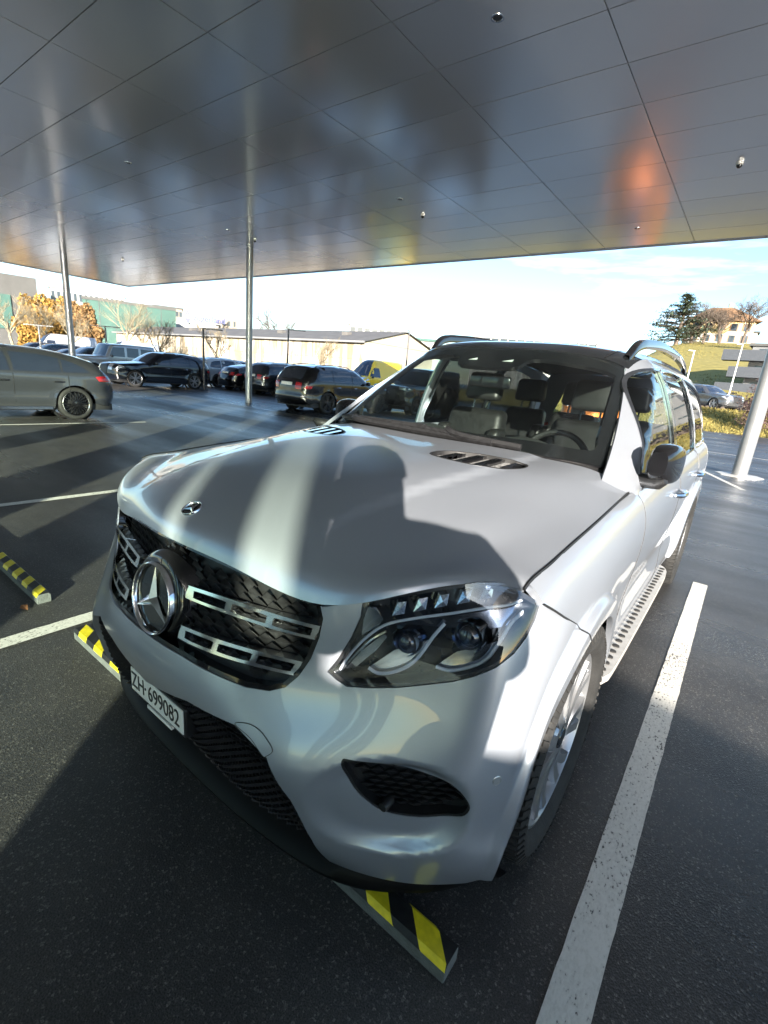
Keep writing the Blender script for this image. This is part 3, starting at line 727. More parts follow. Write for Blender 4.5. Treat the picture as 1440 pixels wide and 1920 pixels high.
# cowl
cow = []
for fr in (0.0, 1.0):
    r = []
    for t in np.linspace(0, 1, 7):
        a = HOOD.ev([HC + (HU / 2 - 0.09) * t], [HV - 0.03])[0] + [0, 0, -0.018]; b = WS.ev([WU / 2 + (WU / 2 - 0.02) * t], [0.06])[0] + [0, 0, -0.01]
        r.append(tuple(a * (1 - fr) + b * fr))
    cow.append(r)
cow = [cow[0], [tuple((np.array(a) + np.array(b)) / 2 - [0, 0, .012]) for a, b in zip(*cow)], cow[1]]
COWL = Net(mirror_net(cow), 1.0)
trim('cowl', COWL, [(0, 0), (COWL.uk[-1], 0), (COWL.uk[-1], COWL.vk[-1]), (0, COWL.vk[-1])], [], M_black, suv, step=0.06, flange=0)
def wiper(px_blade, px_arm):
    uv = ws_cast(px_blade); pts = WS.ev([p[0] for p in uv], [p[1] for p in uv], 0.022)
    mb = MB(); pts = smooth_poly(pts, False, 6)
    mb.tube(pts, [0.013] * len(pts), 6)
    w = mb.obj('wiper', M_black, suv, True)
    lo = WS.ev([p[0] for p in uv], [p[1] for p in uv], 0.008); mb = MB()
    lo = smooth_poly(lo, False, 6)
    for a, b in zip(lo[:-1], lo[1:]): mb.bar(a, b, 0.006, 0.02)
    mb.obj('wiper_blade', M_rubber, w)
    ua = ws_cast(px_arm); A = WS.ev([p[0] for p in ua], [p[1] for p in ua], 0.030)
    mb = MB(); mb.tube(smooth_poly(A, False, 5), [0.016] * ((len(A) - 1) * 5 + 1), 6); pass
    mb.obj('wiper_arm', M_black, w, True)
wiper([(737, 799), (800, 809), (870, 824), (972, 846)], [(840, 813), (868, 826), (884, 838)])
wiper([(648, 785), (690, 790), (735, 797), (800, 806)], [(672, 789), (690, 797), (700, 805)])

# ---- fenders, doors, rear quarters, greenhouse
seam = [(-.415, 1.022), (-.392, 1.031), (-.32, 1.038), (-.14, 1.052), (.13, 1.073), (.40, 1.092), (.70, 1.105)]
def arcs(hy, a0, a1): return [[(hy + r * math.cos(rad(a)), HUBZ + r * math.sin(rad(a))) for a in np.linspace(a0, a1, 90)] for r in (.474, .479, .484, .489, .494, .499, .504)]
def arc(hy, a0, a1, n=22): return [(hy + ARCH * math.cos(rad(a)), HUBZ + ARCH * math.sin(rad(a))) for a in np.linspace(a0, a1, n)]
cutF = [(.70, 1.105), (.705, 1.0), (.695, .9), (.675, .78), (.65, .64), (.635, .5), (.625, .30)]
fender = [(y, z - .001) for y, z in seam[1:]] + [(y - .002, z) for y, z in cutF[1:]] + [(.41, .30)] + [p for p in arc(0, -8, 104) if p[1] > .30] + [(-.095, .803), (-.14, .838), (-.2, .883), (-.3, .938), (-.39, .993)]
belt = lambda y: 1.128 + float(_dl(np.array([y]))[0]) * 0.9
front_door = [(.704, 1.103)] + [(y, belt(y)) for y in np.linspace(.80, 1.78, 8)] + [(1.78, .8), (1.775, .42), (1.77, .335), (.64, .335)] + [(y + .002, z) for y, z in cutF[5:0:-1]]
rear_door = [(1.786, belt(1.786))] + [(y, belt(y)) for y in np.linspace(1.9, 2.86, 6)] + [(2.84, 1.0), (2.72, .88)] + [p for p in arc(3.075, 125, 175, 10)] + [(2.63, .335), (1.776, .335), (1.781, .42), (1.786, .8)]
quarter = [(2.866, belt(2.866))] + [(y, belt(y)) for y in np.linspace(3, 4.2, 6)] + [(4.24, .95), (4.22, .5), (4.12, .30), (3.5, .30)] + [p for p in arc(3.075, -10, 124, 24) if p[1] > .30] + [(2.726, .88), (2.846, 1.0)]
sill = [(.63, .33), (2.64, .33), (2.62, .22), (.64, .22)]
g_out = [(.50, 1.075), (yA(1.10) - .01, 1.115), (yA(1.14), 1.14), (yA(1.19), 1.19), (yA(1.3), 1.30), (yA(1.4), 1.40), (yA(1.5), 1.50), (yA(1.6), 1.60), (1.43, 1.645), (1.6, 1.675), (2.2, 1.70), (3.0, 1.695), (3.7, 1.66), (4.0, 1.60), (4.12, 1.42), (4.2, 1.16)] + [(y, belt(y) + .005) for y in np.linspace(4.15, .76, 16)] + [(.70, 1.085)]
w_front = smooth_poly([(.77, 1.112), (.92, 1.27), (1.11, 1.45), (1.26, 1.555), (1.45, 1.608), (1.70, 1.622), (1.735, 1.60), (1.74, 1.36), (1.745, 1.135), (1.70, 1.122), (1.3, 1.112)], True, 4)
w_rear = smooth_poly([(1.85, 1.135), (1.845, 1.36), (1.84, 1.60), (1.88, 1.628), (2.3, 1.645), (2.70, 1.638), (2.75, 1.61), (2.79, 1.36), (2.82, 1.155), (2.77, 1.138), (2.3, 1.130)], True, 4)
w_quar = smooth_poly([(2.93, 1.155), (2.91, 1.36), (2.89, 1.60), (2.94, 1.632), (3.3, 1.615), (3.66, 1.56), (3.84, 1.44), (3.92, 1.28), (3.93, 1.19), (3.88, 1.165), (3.4, 1.150)], True, 4)
def on_side(mi):
    kw = dict(mirror=mi)
    trim('fender', SIDE, fender, [], M_paint, suv, step=0.02, flange=0.02, lines=arcs(0, -12, 110), **kw)
    d1 = trim('front_door', SIDE, front_door, [], M_paint, suv, step=0.05, flange=0.02, **kw)
    d2 = trim('rear_door', SIDE, rear_door, [], M_paint, suv, step=0.03, flange=0.02, lines=arcs(3.075, 100, 190), **kw)
    trim('rear_quarter', SIDE, quarter, [], M_paint, suv, step=0.03, flange=0.02, lines=arcs(3.075, -10, 180), **kw)
    trim('sill', SIDE, sill, [], M_paint, suv, step=0.08, flange=0.0, off=-0.012, **kw)
    g = trim('pillar_panel', GREEN, g_out, [w_front, w_rear, w_quar], M_paint, suv, step=0.04, flange=0.018, **kw)
    for nm, w, mt in (('front_window', w_front, M_side), ('rear_window', w_rear, M_priv), ('quarter_window', w_quar, M_priv)):
        trim(nm, GREEN, w, [], mt, g, step=0.07, flange=0.0, off=-0.010, **kw)
        trim('window_trim', GREEN, inset(w, -0.006), [inset(w, 0.004)], M_chrome, g, step=0.05, flange=0.012, off=0.004, **kw)
    trim('pillar_cover', GREEN, [(1.758, 1.13), (1.835, 1.13), (1.83, 1.615), (1.75, 1.61)], [], M_gloss, g, step=0.05, flange=0.005, off=0.003, **kw)
    s = -1 if mi else 1
    for dd, y0 in ((d1, 1.50), (d2, 2.55)):
        mb = MB(); pts = []
        for t in np.linspace(0, 1, 9):
            y = y0 + 0.22 * t; zz = 0.985; o = 0.010 + 0.034 * math.sin(math.pi * t) ** 0.5
            pts.append((s * (float(side_x(np.array([y]), np.array([zz]))[0]) + o), y, zz))
        mb.tube(pts, [0.010] + [0.015] * 7 + [0.010], 8); mb.obj('door_handle', M_chrome, dd, True)
    # running board with rubber dots
    mb = MB(); z = 0.345
    outl = smooth_poly([(.80, .50), (.93, .50), (.972, .56), (.984, .70), (.986, 1.4), (.984, 2.05), (.970, 2.24), (.92, 2.32), (.80, 2.32)], False, 5)
    mb.prism([(s * a, b) for a, b in outl], z - 0.035, z, 'z'); rb = mb.obj('running_board', pmat('running_board_metal', (0.50, 0.48, 0.45), 0.45, 0.5, var=0.08, scale=30), suv)
    mb = MB()
    for i in range(27):
        for j in range(3):
            yy = .60 + i * 0.063 + (0.031 if j % 2 else 0); xx = .862 + j * 0.042
            if yy > 2.26: continue
            mb.lathe([(0.0, 0.0165), (0.004, 0.0155), (0.006, 0.010), (0.0062, 0.0005)], 10, 'z', (s * xx, yy, z))
    so = mb.obj('rubber_studs', M_rubber, rb, True); so['kind'] = 'stuff'
    # wheel-arch liners
    for hy, hz in HUBS:
        mb = MB(); mb.lathe([(s * .55, .47), (s * .93, .445)], 40, 'x', (0, hy, hz)); mb.lathe([(s * .55, .001), (s * .55, .47)], 40, 'x', (0, hy, hz))
        mb.obj('arch_liner', M_black, suv, True)
    # roof rail
    ry = [1.42, 1.50, 1.60, 1.75, 2.2, 2.9, 3.45, 3.68, 3.80]
    rz_ = [1.660, 1.722, 1.755, 1.772, 1.800, 1.800, 1.772, 1.735, 1.68]
    rx = [.600, .612, .620, .626, .634, .634, .622, .612, .60]
    mb = MB()
    cs = [np.array(p) for p in smooth_poly(list(zip(rx, ry, rz_)), False, 5)]
    V = []; F = []
    for i, p in enumerate(cs):
        hgt = 0.034; wid = 0.017
        for a, b in ((-wid, -hgt), (wid, -hgt), (wid * 1.1, 0), (wid * .7, hgt * .5), (-wid * .7, hgt * .5), (-wid * 1.1, 0)): V.append((s * (p[0] + a), p[1], p[2] + b))
        if i:
            for j in range(6): F.append(((i - 1) * 6 + j, (i - 1) * 6 + (j + 1) % 6, i * 6 + (j + 1) % 6, i * 6 + j))
    mb.put(V, F); mb.obj('roof_rail', M_gloss, suv, True, 60)
    # folded mirror
    bm = bmesh.new()
    prof = [(0.0, .62, .55), (0.03, .90, .85), (0.10, 1.0, 1.0), (0.17, .98, .98), (.23, .88, .90), (.265, .60, .66)]
    V = []; F = []; n = 16
    for i, (d, a, b) in enumerate(prof):
        for j in range(n):
            t = 2 * math.pi * j / n; ct, st = math.cos(t), math.sin(t)
            q = lambda c_: math.copysign(abs(c_) ** 0.62, c_)
            V.append((s * ((.952 if s > 0 else .902) + 0.032 * d / .265 + 0.052 * a * q(ct)), (.70 if s > 0 else .86) + d * 0.95, 1.222 - 0.05 * d + 0.086 * b * q(st)))
        if i:
            for j in range(n): F.append(((i - 1) * n + j, (i - 1) * n + (j + 1) % n, i * n + (j + 1) % n, i * n + j))
    F.append(tuple(range(n))); F.append(tuple((len(prof) - 1) * n + j for j in range(n)))
    bm.free()
    mo = obj('side_mirror', V, F, M_gloss, suv, True, sharp=50)
    md = mo.modifiers.new('sub', 'SUBSURF'); md.levels = 1; md.render_levels = 1
    mb = MB(); mb.tube([(s * .875, .80, 1.135), (s * .92, .77, 1.140), (s * .965, .74, 1.146), (s * .99, .73, 1.16)], [0.034, 0.030, 0.028, 0.015], 10)
    mb.obj('mirror_foot', M_black, mo, True)
    mb = MB(); mb.bar((s * 1.003 + (0 if s > 0 else .05), .80 + (0 if s > 0 else .16), 1.205), (s * 1.014 + (0 if s > 0 else .05), .90 + (0 if s > 0 else .16), 1.200), 0.012, 0.016); mb.obj('turn_signal', pmat('signal_lens', (.5, .45, .4), .2, var=.1), mo)
    # triangular sail at the mirror
    trim('sail_trim', GREEN, [(.74, 1.10), (.80, 1.165), (.90, 1.165), (.87, 1.108)], [], M_black, g, step=0.05, flange=0.0, off=0.004, **kw)
for mi in (False, True): on_side(mi)

# ---- dark shut lines
def seam_tube(P, name, parent, r=.0032):
    mb = MB(); mb.tube([tuple(p) for p in P], r, 5); mb.obj(name, M_black, parent, True)
for u_ in (HU, 0.0):
    vv = np.linspace(0.0, HV, 40); seam_tube(HOOD.ev(np.full(40, u_), vv), 'hood_seal', suv, .0045)
def poly_pts(pl, n=40):
    q = np.array(pl); d = np.r_[0, np.cumsum(np.linalg.norm(np.diff(q, axis=0), axis=1))]; t = np.linspace(0, d[-1], n); return np.interp(t, d, q[:, 0]), np.interp(t, d, q[:, 1])
for pl_, nm in ((cutF, 'door_seal'), ([(1.783, 1.10), (1.783, .8), (1.778, .42), (1.773, .335)], 'door_seal'), ([(2.866, 1.14), (2.843, 1.0), (2.723, .88)], 'door_seal'), (sidepts, 'fender_seal')):
    yy, zz = poly_pts(pl_); Pq = SIDE.ev(yy, zz)
    for sx in (1, -1): seam_tube(Pq * [sx, 1, 1] - [sx * .0012, 0, 0], nm, suv, .0030)
# ---- roof
roof_rows = [[(0, 1.184, 1.676), (.3, 1.204, 1.668), (.49, 1.254, 1.649), (.585, 1.304, 1.629), (.636, 1.356, 1.606)],
             [(0, 1.27, 1.702), (.3, 1.28, 1.695), (.5, 1.33, 1.676), (.595, 1.385, 1.656), (.645, 1.43, 1.638)],
             [(0, 1.60, 1.742), (.3, 1.60, 1.736), (.5, 1.62, 1.718), (.60, 1.64, 1.698), (.655, 1.66, 1.672)],
             [(0, 2.3, 1.768), (.3, 2.3, 1.762), (.5, 2.3, 1.744), (.61, 2.3, 1.724), (.662, 2.3, 1.695)],
             [(0, 3.2, 1.755), (.3, 3.2, 1.750), (.5, 3.2, 1.733), (.61, 3.2, 1.714), (.662, 3.2, 1.690)],
             [(0, 4.02, 1.69), (.3, 4.02, 1.685), (.5, 4.0, 1.672), (.60, 3.98, 1.655), (.645, 3.95, 1.63)]]
ROOF = Net(mirror_net(roof_rows), 1.0); RU = ROOF.uk[-1]; RV = ROOF.vk[-1]
roof = trim('roof', ROOF, [(0, 0), (RU, 0), (RU, RV), (0, RV)], [], M_pano, suv, step=0.06, flange=0.02)
for t in (0.10, 0.90):
    trim('roof_channel', ROOF, [(RU * t - .004, .02), (RU * t + .004, .02), (RU * t + .004, RV - .05), (RU * t - .004, RV - .05)], [], M_black, roof, step=0.1, flange=0, off=0.003)
# tailgate closes the rear
tg = []
for z, y, w in ((.30, 4.10, .80), (.55, 4.20, .84), (.9, 4.22, .83), (1.14, 4.18, .80), (1.4, 4.10, .73), (1.60, 3.99, .66), (1.66, 3.94, .60)):
    tg.append([(w * t, y - 0.10 * t ** 2, z) for t in (0, .4, .75, 1.0)])
TG = Net(mirror_net(tg), -1.0); TU, TV = TG.uk[-1], TG.vk[-1]
gate = trim('tailgate', TG, [(0, 0), (TU, 0), (TU, TV), (0, TV)], [[(.16, TV * .66), (TU - .16, TV * .66), (TU - .25, TV * .90), (.25, TV * .90)]], M_paint, suv, step=0.08, flange=0)
trim('rear_glass', TG, [(.16, TV * .66), (TU - .16, TV * .66), (TU - .25, TV * .90), (.25, TV * .90)], [], M_side, gate, step=0.1, flange=0, off=-.003)
for s in (-1, 1):
    mb = MB(); mb.prism([(s * .62, .98), (s * .86, .98), (s * .87, 1.10), (s * .66, 1.12)], 4.05, 4.195, 'y'); mb.obj('taillight', pmat('tail_red', (.35, .01, .012), .15, var=.1, coat=.5), gate)

# ---- grille
g_in = trim('grille', FRONT, inset(grille_out, -0.004), [], M_black, suv, step=0.03, flange=0, off=-0.045)
trim('grille_frame', FRONT, grille_out, [inset(grille_out, 0.012)], M_gloss, g_in, step=0.03, flange=0.05, off=-0.004)
def lozenges(poly, off, w, h, mat, name, parent, lift=0.02):
    """woven diamond mesh: each scale is a small folded lozenge"""
    q = np.array(poly); lo = q.min(0); hi = q.max(0); Cn = []
    for j, v in enumerate(np.arange(lo[1], hi[1], h / 2)):
        for u in np.arange(lo[0] + (w / 2 if j % 2 else 0), hi[0], w): Cn.append((u, v))
    Cn = np.array(Cn); offs = np.array([(-w / 2, 0), (0, -h / 2 * .86), (w / 2, 0), (0, h / 2)])
    Q4 = Cn[:, None, :] + offs[None]; keep = inpoly(poly, Cn)
    for i in range(4): keep &= inpoly(poly, Q4[:, i])
    Cn = Cn[keep]; Q4 = Q4[keep]; n = len(Cn)
    N = FRONT.nrm(Cn[:, 0], Cn[:, 1]); P = [FRONT.ev(Q4[:, i, 0], Q4[:, i, 1], off) for i in range(4)]
    P[3] = P[3] + N * lift; P[1] = P[1] - N * lift * .35
    V = []; F = []
    for k in range(n):
        b = len(V); V += [P[i][k] for i in range(4)] + [P[i][k] - N[k] * .004 for i in range(4)]
        F += [(b, b + 1, b + 2, b + 3), (b + 3, b + 7, b + 4, b), (b + 3, b + 2, b + 6, b + 7)]
    o = obj(name, V, F, mat, parent); o['kind'] = 'stuff'; return o
M_mesh = pmat('mesh_black', (0.024, 0.024, 0.026), 0.28, var=0.3, scale=60)
lozenges(inset(grille_out, 0.012), -0.032, 0.046, 0.040, M_mesh, 'grille_mesh', g_in, 0.018)
# chrome bars, each with three slots, traced on the nose
def lerp_quad(Q, s, t):
    a, b, c, d = (np.array(p) for p in Q)      # inner-top, outer-top, outer-bottom, inner-bottom
    top_ = a + (b - a) * s; bot_ = d + (c - d) * s
    return tuple(top_ + (bot_ - top_) * t)
bars_px = [[(352, 1096), (603, 1173), (594, 1199), (350, 1121)], [(339, 1170), (570, 1240), (553, 1266), (336, 1196)]]
for bp in bars_px:
    Q = front_cast(bp)
    out = smooth_poly([lerp_quad(Q, s, t) for s, t in ((.02, .12), (.06, 0), (.5, -.02), (.94, 0), (.995, .10), (.985, .85), (.95, 1), (.5, 1.02), (.05, 1), (.0, .85))], True, 4)
    slots = []
    for s0, s1 in ((.07, .335), (.385, .65), (.70, .955)):
        slots.append(smooth_poly([lerp_quad(Q, s, t) for s, t in ((s0, .38), (s0 + .02, .24), (s1 - .02, .24), (s1, .38), (s1, .66), (s1 - .02, .80), (s0 + .02, .80), (s0, .66))], True, 3))
    for mi in (False, True):
        b_ = trim('grille_bar', FRONT, out, slots, M_chrome, g_in, step=0.02, flange=0.030, off=0.004, mirror=mi, bstep=0.008)
# star carrier and emblem on the centre line
SC = np.array([0.0, -0.822, 0.808]); tiltx = rad(-9)
def star_at(parent, c, R_, mats, tilt, thick=0.012, name='star_emblem'):
    """ring with three-pointed star, facing -y, tilted back"""
    M3 = Matrix.Rotation(tilt, 3, 'X')
    def T(p): v = M3 @ Vector(p); return (v.x + c[0], v.y + c[1], v.z + c[2])
    mb = MB(); n = 64; pr = [(R_ * .90, 0.0), (R_ * .92, -thick), (R_ * .96, -thick * 1.3), (R_ * .995, -thick), (R_ * 1.0, 0.004)]
    V = []; F = []; k = len(pr)
    for i in range(n):
        t = 2 * math.pi * i / n
        for r_, d_ in pr: V.append(T((r_ * math.sin(t), d_, r_ * math.cos(t))))
    for i in range(n):
        for j in range(k - 1): F.append((i * k + j, i * k + j + 1, ((i + 1) % n) * k + j + 1, ((i + 1) % n) * k + j))
    mb.put(V, F); ring = mb.obj(name, mats[0], parent, True, 60); sub = ring if parent is suv else parent
    mb = MB(); V = [T((0, -thick * 1.5, 0))]; F = []
    for i in range(3):
        a = 2 * math.pi * i / 3
        V.append(T((R_ * .93 * math.sin(a), -thick * .5, R_ * .93 * math.cos(a))))
        a2 = a + math.pi / 3; V.append(T((R_ * .19 * math.sin(a2), -thick * .1, R_ * .19 * math.cos(a2))))
    for i in range(6): F.append((0, 1 + i, 1 + (i + 1) % 6))
    mb.put(V, [f[::-1] for f in F]); mb.obj('star', mats[0], sub)
    mb = MB(); V = [T((0, 0.002, 0))] + [T((R_ * .93 * math.sin(2 * math.pi * i / 48), 0.002, R_ * .93 * math.cos(2 * math.pi * i / 48))) for i in range(48)]
    mb.put(V, [(0, 1 + (i + 1) % 48, 1 + i) for i in range(48)]); mb.obj('star_backing', mats[1], sub)
    return ring
mb = MB(); prof = [(-0.052, 0.107), (-0.046, 0.120), (-0.026, 0.132), (0.01, 0.146), (0.07, 0.165)]
V = []; F = []; n = 56; M3 = Matrix.Rotation(tiltx, 3, 'X')
for i in range(n):
    t = 2 * math.pi * i / n
    for d_, r_ in prof:
        v = M3 @ Vector((r_ * math.sin(t), d_, r_ * math.cos(t) * 0.98)); V.append((v.x + SC[0], v.y + SC[1] + 0.052, v.z + SC[2]))
for i in range(n):
    for j in range(len(prof) - 1): F.append((i * 5 + j, ((i + 1) % n) * 5 + j, ((i + 1) % n) * 5 + j + 1, i * 5 + j + 1))
c_ = len(V); v = M3 @ Vector((0, -0.05, 0)); V.append((v.x, v.y + SC[1] + .052, v.z + SC[2]))
F += [(c_, ((i + 1) % n) * 5, i * 5) for i in range(n)]
obj('star_carrier', V, F, M_gloss, g_in, True, sharp=50)
# carrier arms reaching to the bars
star_at(g_in, SC - [0, 0.006, 0], 0.103, (M_chrome, pmat('star_glass', (.012, .013, .012), .04, var=.3, coat=.8)), tiltx, 0.010)
# hood badge
hb = hood_cast([(355, 952)])[0]; P0 = HOOD.ev([HC], [hb[1]], 0.002)[0]; N0 = HOOD.nrm(np.array([HC]), np.array([hb[1]]))[0]
tb = math.atan2(N0[1], N0[2])    # lean of the hood
badge = star_at(suv, P0, 0.030, (M_chrome, M_gloss), -math.atan2(N0[2], -N0[1]), 0.003, 'hood_badge')
# ---- lower grille, intakes, plate
lgp = [p for p in lower_out]
low = trim('lower_grille', FRONT, inset(lgp, -0.003), [], M_black, suv, step=0.04, flange=0, off=-0.04)
lozenges([(p[0], max(p[1], .26)) for p in lgp], -0.03, 0.034, 0.026, M_mesh, 'lower_mesh', low, 0.012)
for pl in (intake, in_m):
    it = trim('air_intake', FRONT, inset(pl, -0.004), [], M_black, suv, step=0.03, flange=0, off=-0.030)
    trim('intake_edge', FRONT, pl, [inset(pl, .006)], M_black, it, step=0.03, flange=0.03, off=-0.002)
    lozenges(inset(pl, .004), -0.022, 0.034, 0.028, M_mesh, 'intake_mesh', it, 0.014)
    if pl is intake:
        q = FRONT.ev(*[np.array([a]) for a in front_cast([(722, 1514)])[0]], -0.008)[0]
        mb = MB(); mb.lathe([(-.012, .001), (-.012, .011), (0, .013), (.02, .013)], 16, 'y', q); mb.obj('intake_sensor', M_black, it, True)
# front lip
lp = [(0, -.700), (.25, -.695), (.45, -.675), (.58, -.648), (.68, -.603), (.80, -.515), (.865, -.445), (.892, -.398)]
lp = smooth_poly([(-x, y) for x, y in lp[:0:-1]] + lp, False, 4); V = []; F = []
for i, (x, y) in enumerate(lp):
    d = np.array([x * 0.35, -1.0]); d /= np.linalg.norm(d); k = 1 - 0.6 * abs(x / .9) ** 8
    for o_, z in ((0.040 * k, .142), (0.046 * k, .160), (0.022, .196), (-0.05, .225), (-0.10, .14)): V.append((x + d[0] * o_, y + d[1] * o_, z))
    if i:
        for j in range(5): F.append(((i - 1) * 5 + j, (i - 1) * 5 + (j + 1) % 5, i * 5 + (j + 1) % 5, i * 5 + j))
obj('front_lip', V, F, pmat('lip_black', (.005, .005, .005), .4, var=.2, spec=.12), suv, True, sharp=50)
# licence plate
pc = np.array([0.0, -0.810, 0.48])
pl = empty('plate_frame_tmp'); bpy.data.objects.remove(pl)
mb = MB(); mb.box(-.158, .158, pc[1] - .026, pc[1] + .02, .480 - .052, .480 + .046); pf = bevel(mb.obj('license_plate', M_black, suv), .006)
mb = MB(); mb.box(-.150, .150, pc[1] - .029, pc[1] - .024, .480 - .040, .480 + .040); ps = bevel(mb.obj('plate_face', M_white, pf), .002)
tm = text_mesh('plate_lettering', 'ZH', 0.078, M_ink, 0.0006, font_scale_x=0.80)
def place_text(me, name, parent, x, y, z):
    for v_ in me.vertices: v_.co = Vector((v_.co.x + x, y, v_.co.y + z)) if True else v_.co
    return add(name, me, parent)
yface = pc[1] - .0300
def letters(s, xc, size, sx):
    me = text_mesh('plate_lettering', s, size, M_ink, 0.0006, font_scale_x=sx); bb = [v.co.z for v in me.vertices]
    for v_ in me.vertices: v_.co = Vector((v_.co.x + xc, yface - v_.co.z, v_.co.y + .480))
    return add('plate_lettering', me, pf)
bpy.data.meshes.remove(tm)
letters('ZH', -.104, .076, .78); letters('\u00b7', -.058, .076, .9); letters('699082', .046, .076, .78)
mb = MB(); mb.box(-.055, .085, pc[1] - .028, pc[1] - .02, .480 - .062, .480 - .051); mb.obj('dealer_strip', M_white, pf)
# tow-eye cover and parking sensors
tc_ = smooth_poly(front_cast([(440, 1357), (462, 1355), (485, 1366), (503, 1388), (512, 1408), (500, 1418), (492, 1417), (470, 1385)]), True, 4)
trim('tow_cover', FRONT, inset(tc_, .002), [], M_paint, suv, step=0.02, flange=0.004, off=0.0015)
trim('tow_cover_gap', FRONT, tc_, [inset(tc_, .0016)], M_black, suv, step=0.02, flange=0, off=0.0012)
for px in ((932, 1464),):
    uvp = front_cast([px])[0]
    for uu in (uvp[0], 2 * FC - uvp[0]):
        c0 = FRONT.ev([uu], [uvp[1]])[0]; nn = FRONT.nrm(np.array([uu]), np.array([uvp[1]]))[0]
        q = Vector(nn).to_track_quat('X', 'Z').to_matrix(); mb = MB(); mb.lathe([(-.004, .0125), (.0004, .0122), (.0010, .0110), (-.0006, .0102), (.0006, .0095), (.0008, .0005)], 20, 'x')
        mb.V = [tuple(q @ Vector(v_) + Vector(c0)) for v_ in mb.V]; mb.obj('parking_sensor', M_sensor, suv, True, 50)

# ---- headlights
inner = FRONT.caster(FC, FU, 0.6, 1.03, 0.014, off=-0.045)
deep = FRONT.caster(FC, FU, 0.6, 1.03, 0.014, off=-0.060)
def headlight(mi):
    s = -1 if mi else 1
    h = trim('headlight', FRONT, inset(hl_out, -0.004), [], M_house, suv, step=0.03, flange=0, off=-0.075, mirror=mi)
    trim('lamp_lens', FRONT, inset(hl_out, 0.002), [], M_lens, h, step=0.025, flange=0.0, off=-0.003, mirror=mi)
    trim('lamp_seal', FRONT, inset(hl_out, 0.001), [inset(hl_out, 0.009)], M_black, h, step=0.025, flange=0.09, off=-0.006, mirror=mi)
    def strip(px, w, off, name, mat, cast=inner, r=None):
        uv = cast(hlp(px)); P = FRONT.ev([p[0] for p in uv], [p[1] for p in uv], off); P = smooth_poly(P, False, 6)
        P = [(s * p[0], p[1], p[2]) for p in P]
        mb = MB(); mb.tube(P, w, 7); return mb.obj(name, mat, h, True)
    strip([(762, 325), (700, 395), (625, 500), (560, 560), (480, 594), (395, 603), (335, 572)], .0045, -.040, 'light_guide', M_drl)
    strip([(1222, 235), (1135, 318), (1072, 420), (1002, 518), (920, 563), (800, 588), (712, 566)], .0045, -.040, 'light_guide', M_drl)
    strip([(165, 600), (235, 490), (330, 390), (440, 322), (600, 290), (800, 265), (1000, 236), (1130, 218), (1235, 162)], .0036, -.036, 'brow_strip', M_drl)
    strip([(185, 590), (260, 500), (350, 415), (430, 370)], .0045, -.042, 'brow_strip', M_refl)
    # reflector bowls below the guides
    for px in ([(335, 570), (480, 470), (640, 420), (690, 410), (620, 500), (560, 556), (480, 588), (395, 596)], [(712, 560), (830, 480), (1000, 440), (1075, 410), (1000, 510), (920, 556), (800, 580)],
               [(205, 575), (300, 470), (420, 380), (440, 395), (380, 470), (260, 570)]):
        trim('reflector', FRONT, deep(hlp(px)), [], M_refl, h, step=0.02, flange=0.004, off=-.052, mirror=mi)
    # plate behind the brow: sloped bright shelf
    px = [(450, 330), (620, 305), (820, 280), (1020, 250), (1190, 200), (1200, 260), (1120, 330), (1040, 350), (800, 350), (600, 330)]
    trim('shelf', FRONT, deep(hlp(px)), [], pmat('lamp_shelf', (.30, .32, .36), .15, 1.0, var=.1), h, step=0.02, flange=0.004, off=-.056, mirror=mi)
    for cx, cy, rr in ((535, 440, .030), (885, 405, .036)):
        uv = inner(hlp([(cx, cy)]))[0]; c0 = FRONT.ev([uv[0]], [uv[1]], -.050)[0]
        mb = MB(); k = 10; pr = [(-rr * .8 * math.sin(math.pi / 2 * (1 - i / k)), max(rr * math.cos(math.pi / 2 * (1 - i / k)), .0004)) for i in range(k + 1)]
        mb.lathe(pr, 24, 'y', (s * c0[0], c0[1] + .010, c0[2])); pj = mb.obj('projector', glassmat('projector_glass', (.25, .30, .40), 1.0, ior=2.2), h, True)
        mb = MB(); mb.lathe([(0.002, rr * .3), (-.004, rr * 1.02), (-.012, rr * 1.16), (.03, rr * 1.3)], 24, 'y', (s * c0[0], c0[1] + .012, c0[2])); mb.obj('projector_ring', M_refl, h, True)
    for k, (cx, cy) in enumerate(((505, 228), (622, 208), (738, 190), (862, 172), (985, 152))):
        uv = inner(hlp([(cx - 38, cy + 38), (cx - 8, cy - 34), (cx + 42, cy - 42), (cx + 30, cy + 26)]))
        P = FRONT.ev([p[0] for p in uv], [p[1] for p in uv], -.024); Q = FRONT.ev([p[0] for p in uv], [p[1] for p in uv], -.055)
        cP = P.mean(0) + FRONT.nrm(np.array([uv[0][0]]), np.array([uv[0][1]]))[0] * .006
        V = [(s * p[0], p[1], p[2]) for p in list(P) + list(Q) + [cP]]
        obj('crystal_block', V, [(0, 1, 8), (1, 2, 8), (2, 3, 8), (3, 0, 8), (0, 4, 5, 1), (1, 5, 6, 2), (2, 6, 7, 3), (3, 7, 4, 0)], M_cryst, h)
    # reflective fin at the inner end
    trim('reflector', FRONT, deep(hlp([(325, 215), (380, 235), (420, 290), (390, 330), (330, 360), (300, 380), (310, 300)])), [], M_refl, h, step=0.02, flange=0.01, off=-.045, mirror=mi)
for mi in (False, True): headlight(mi)

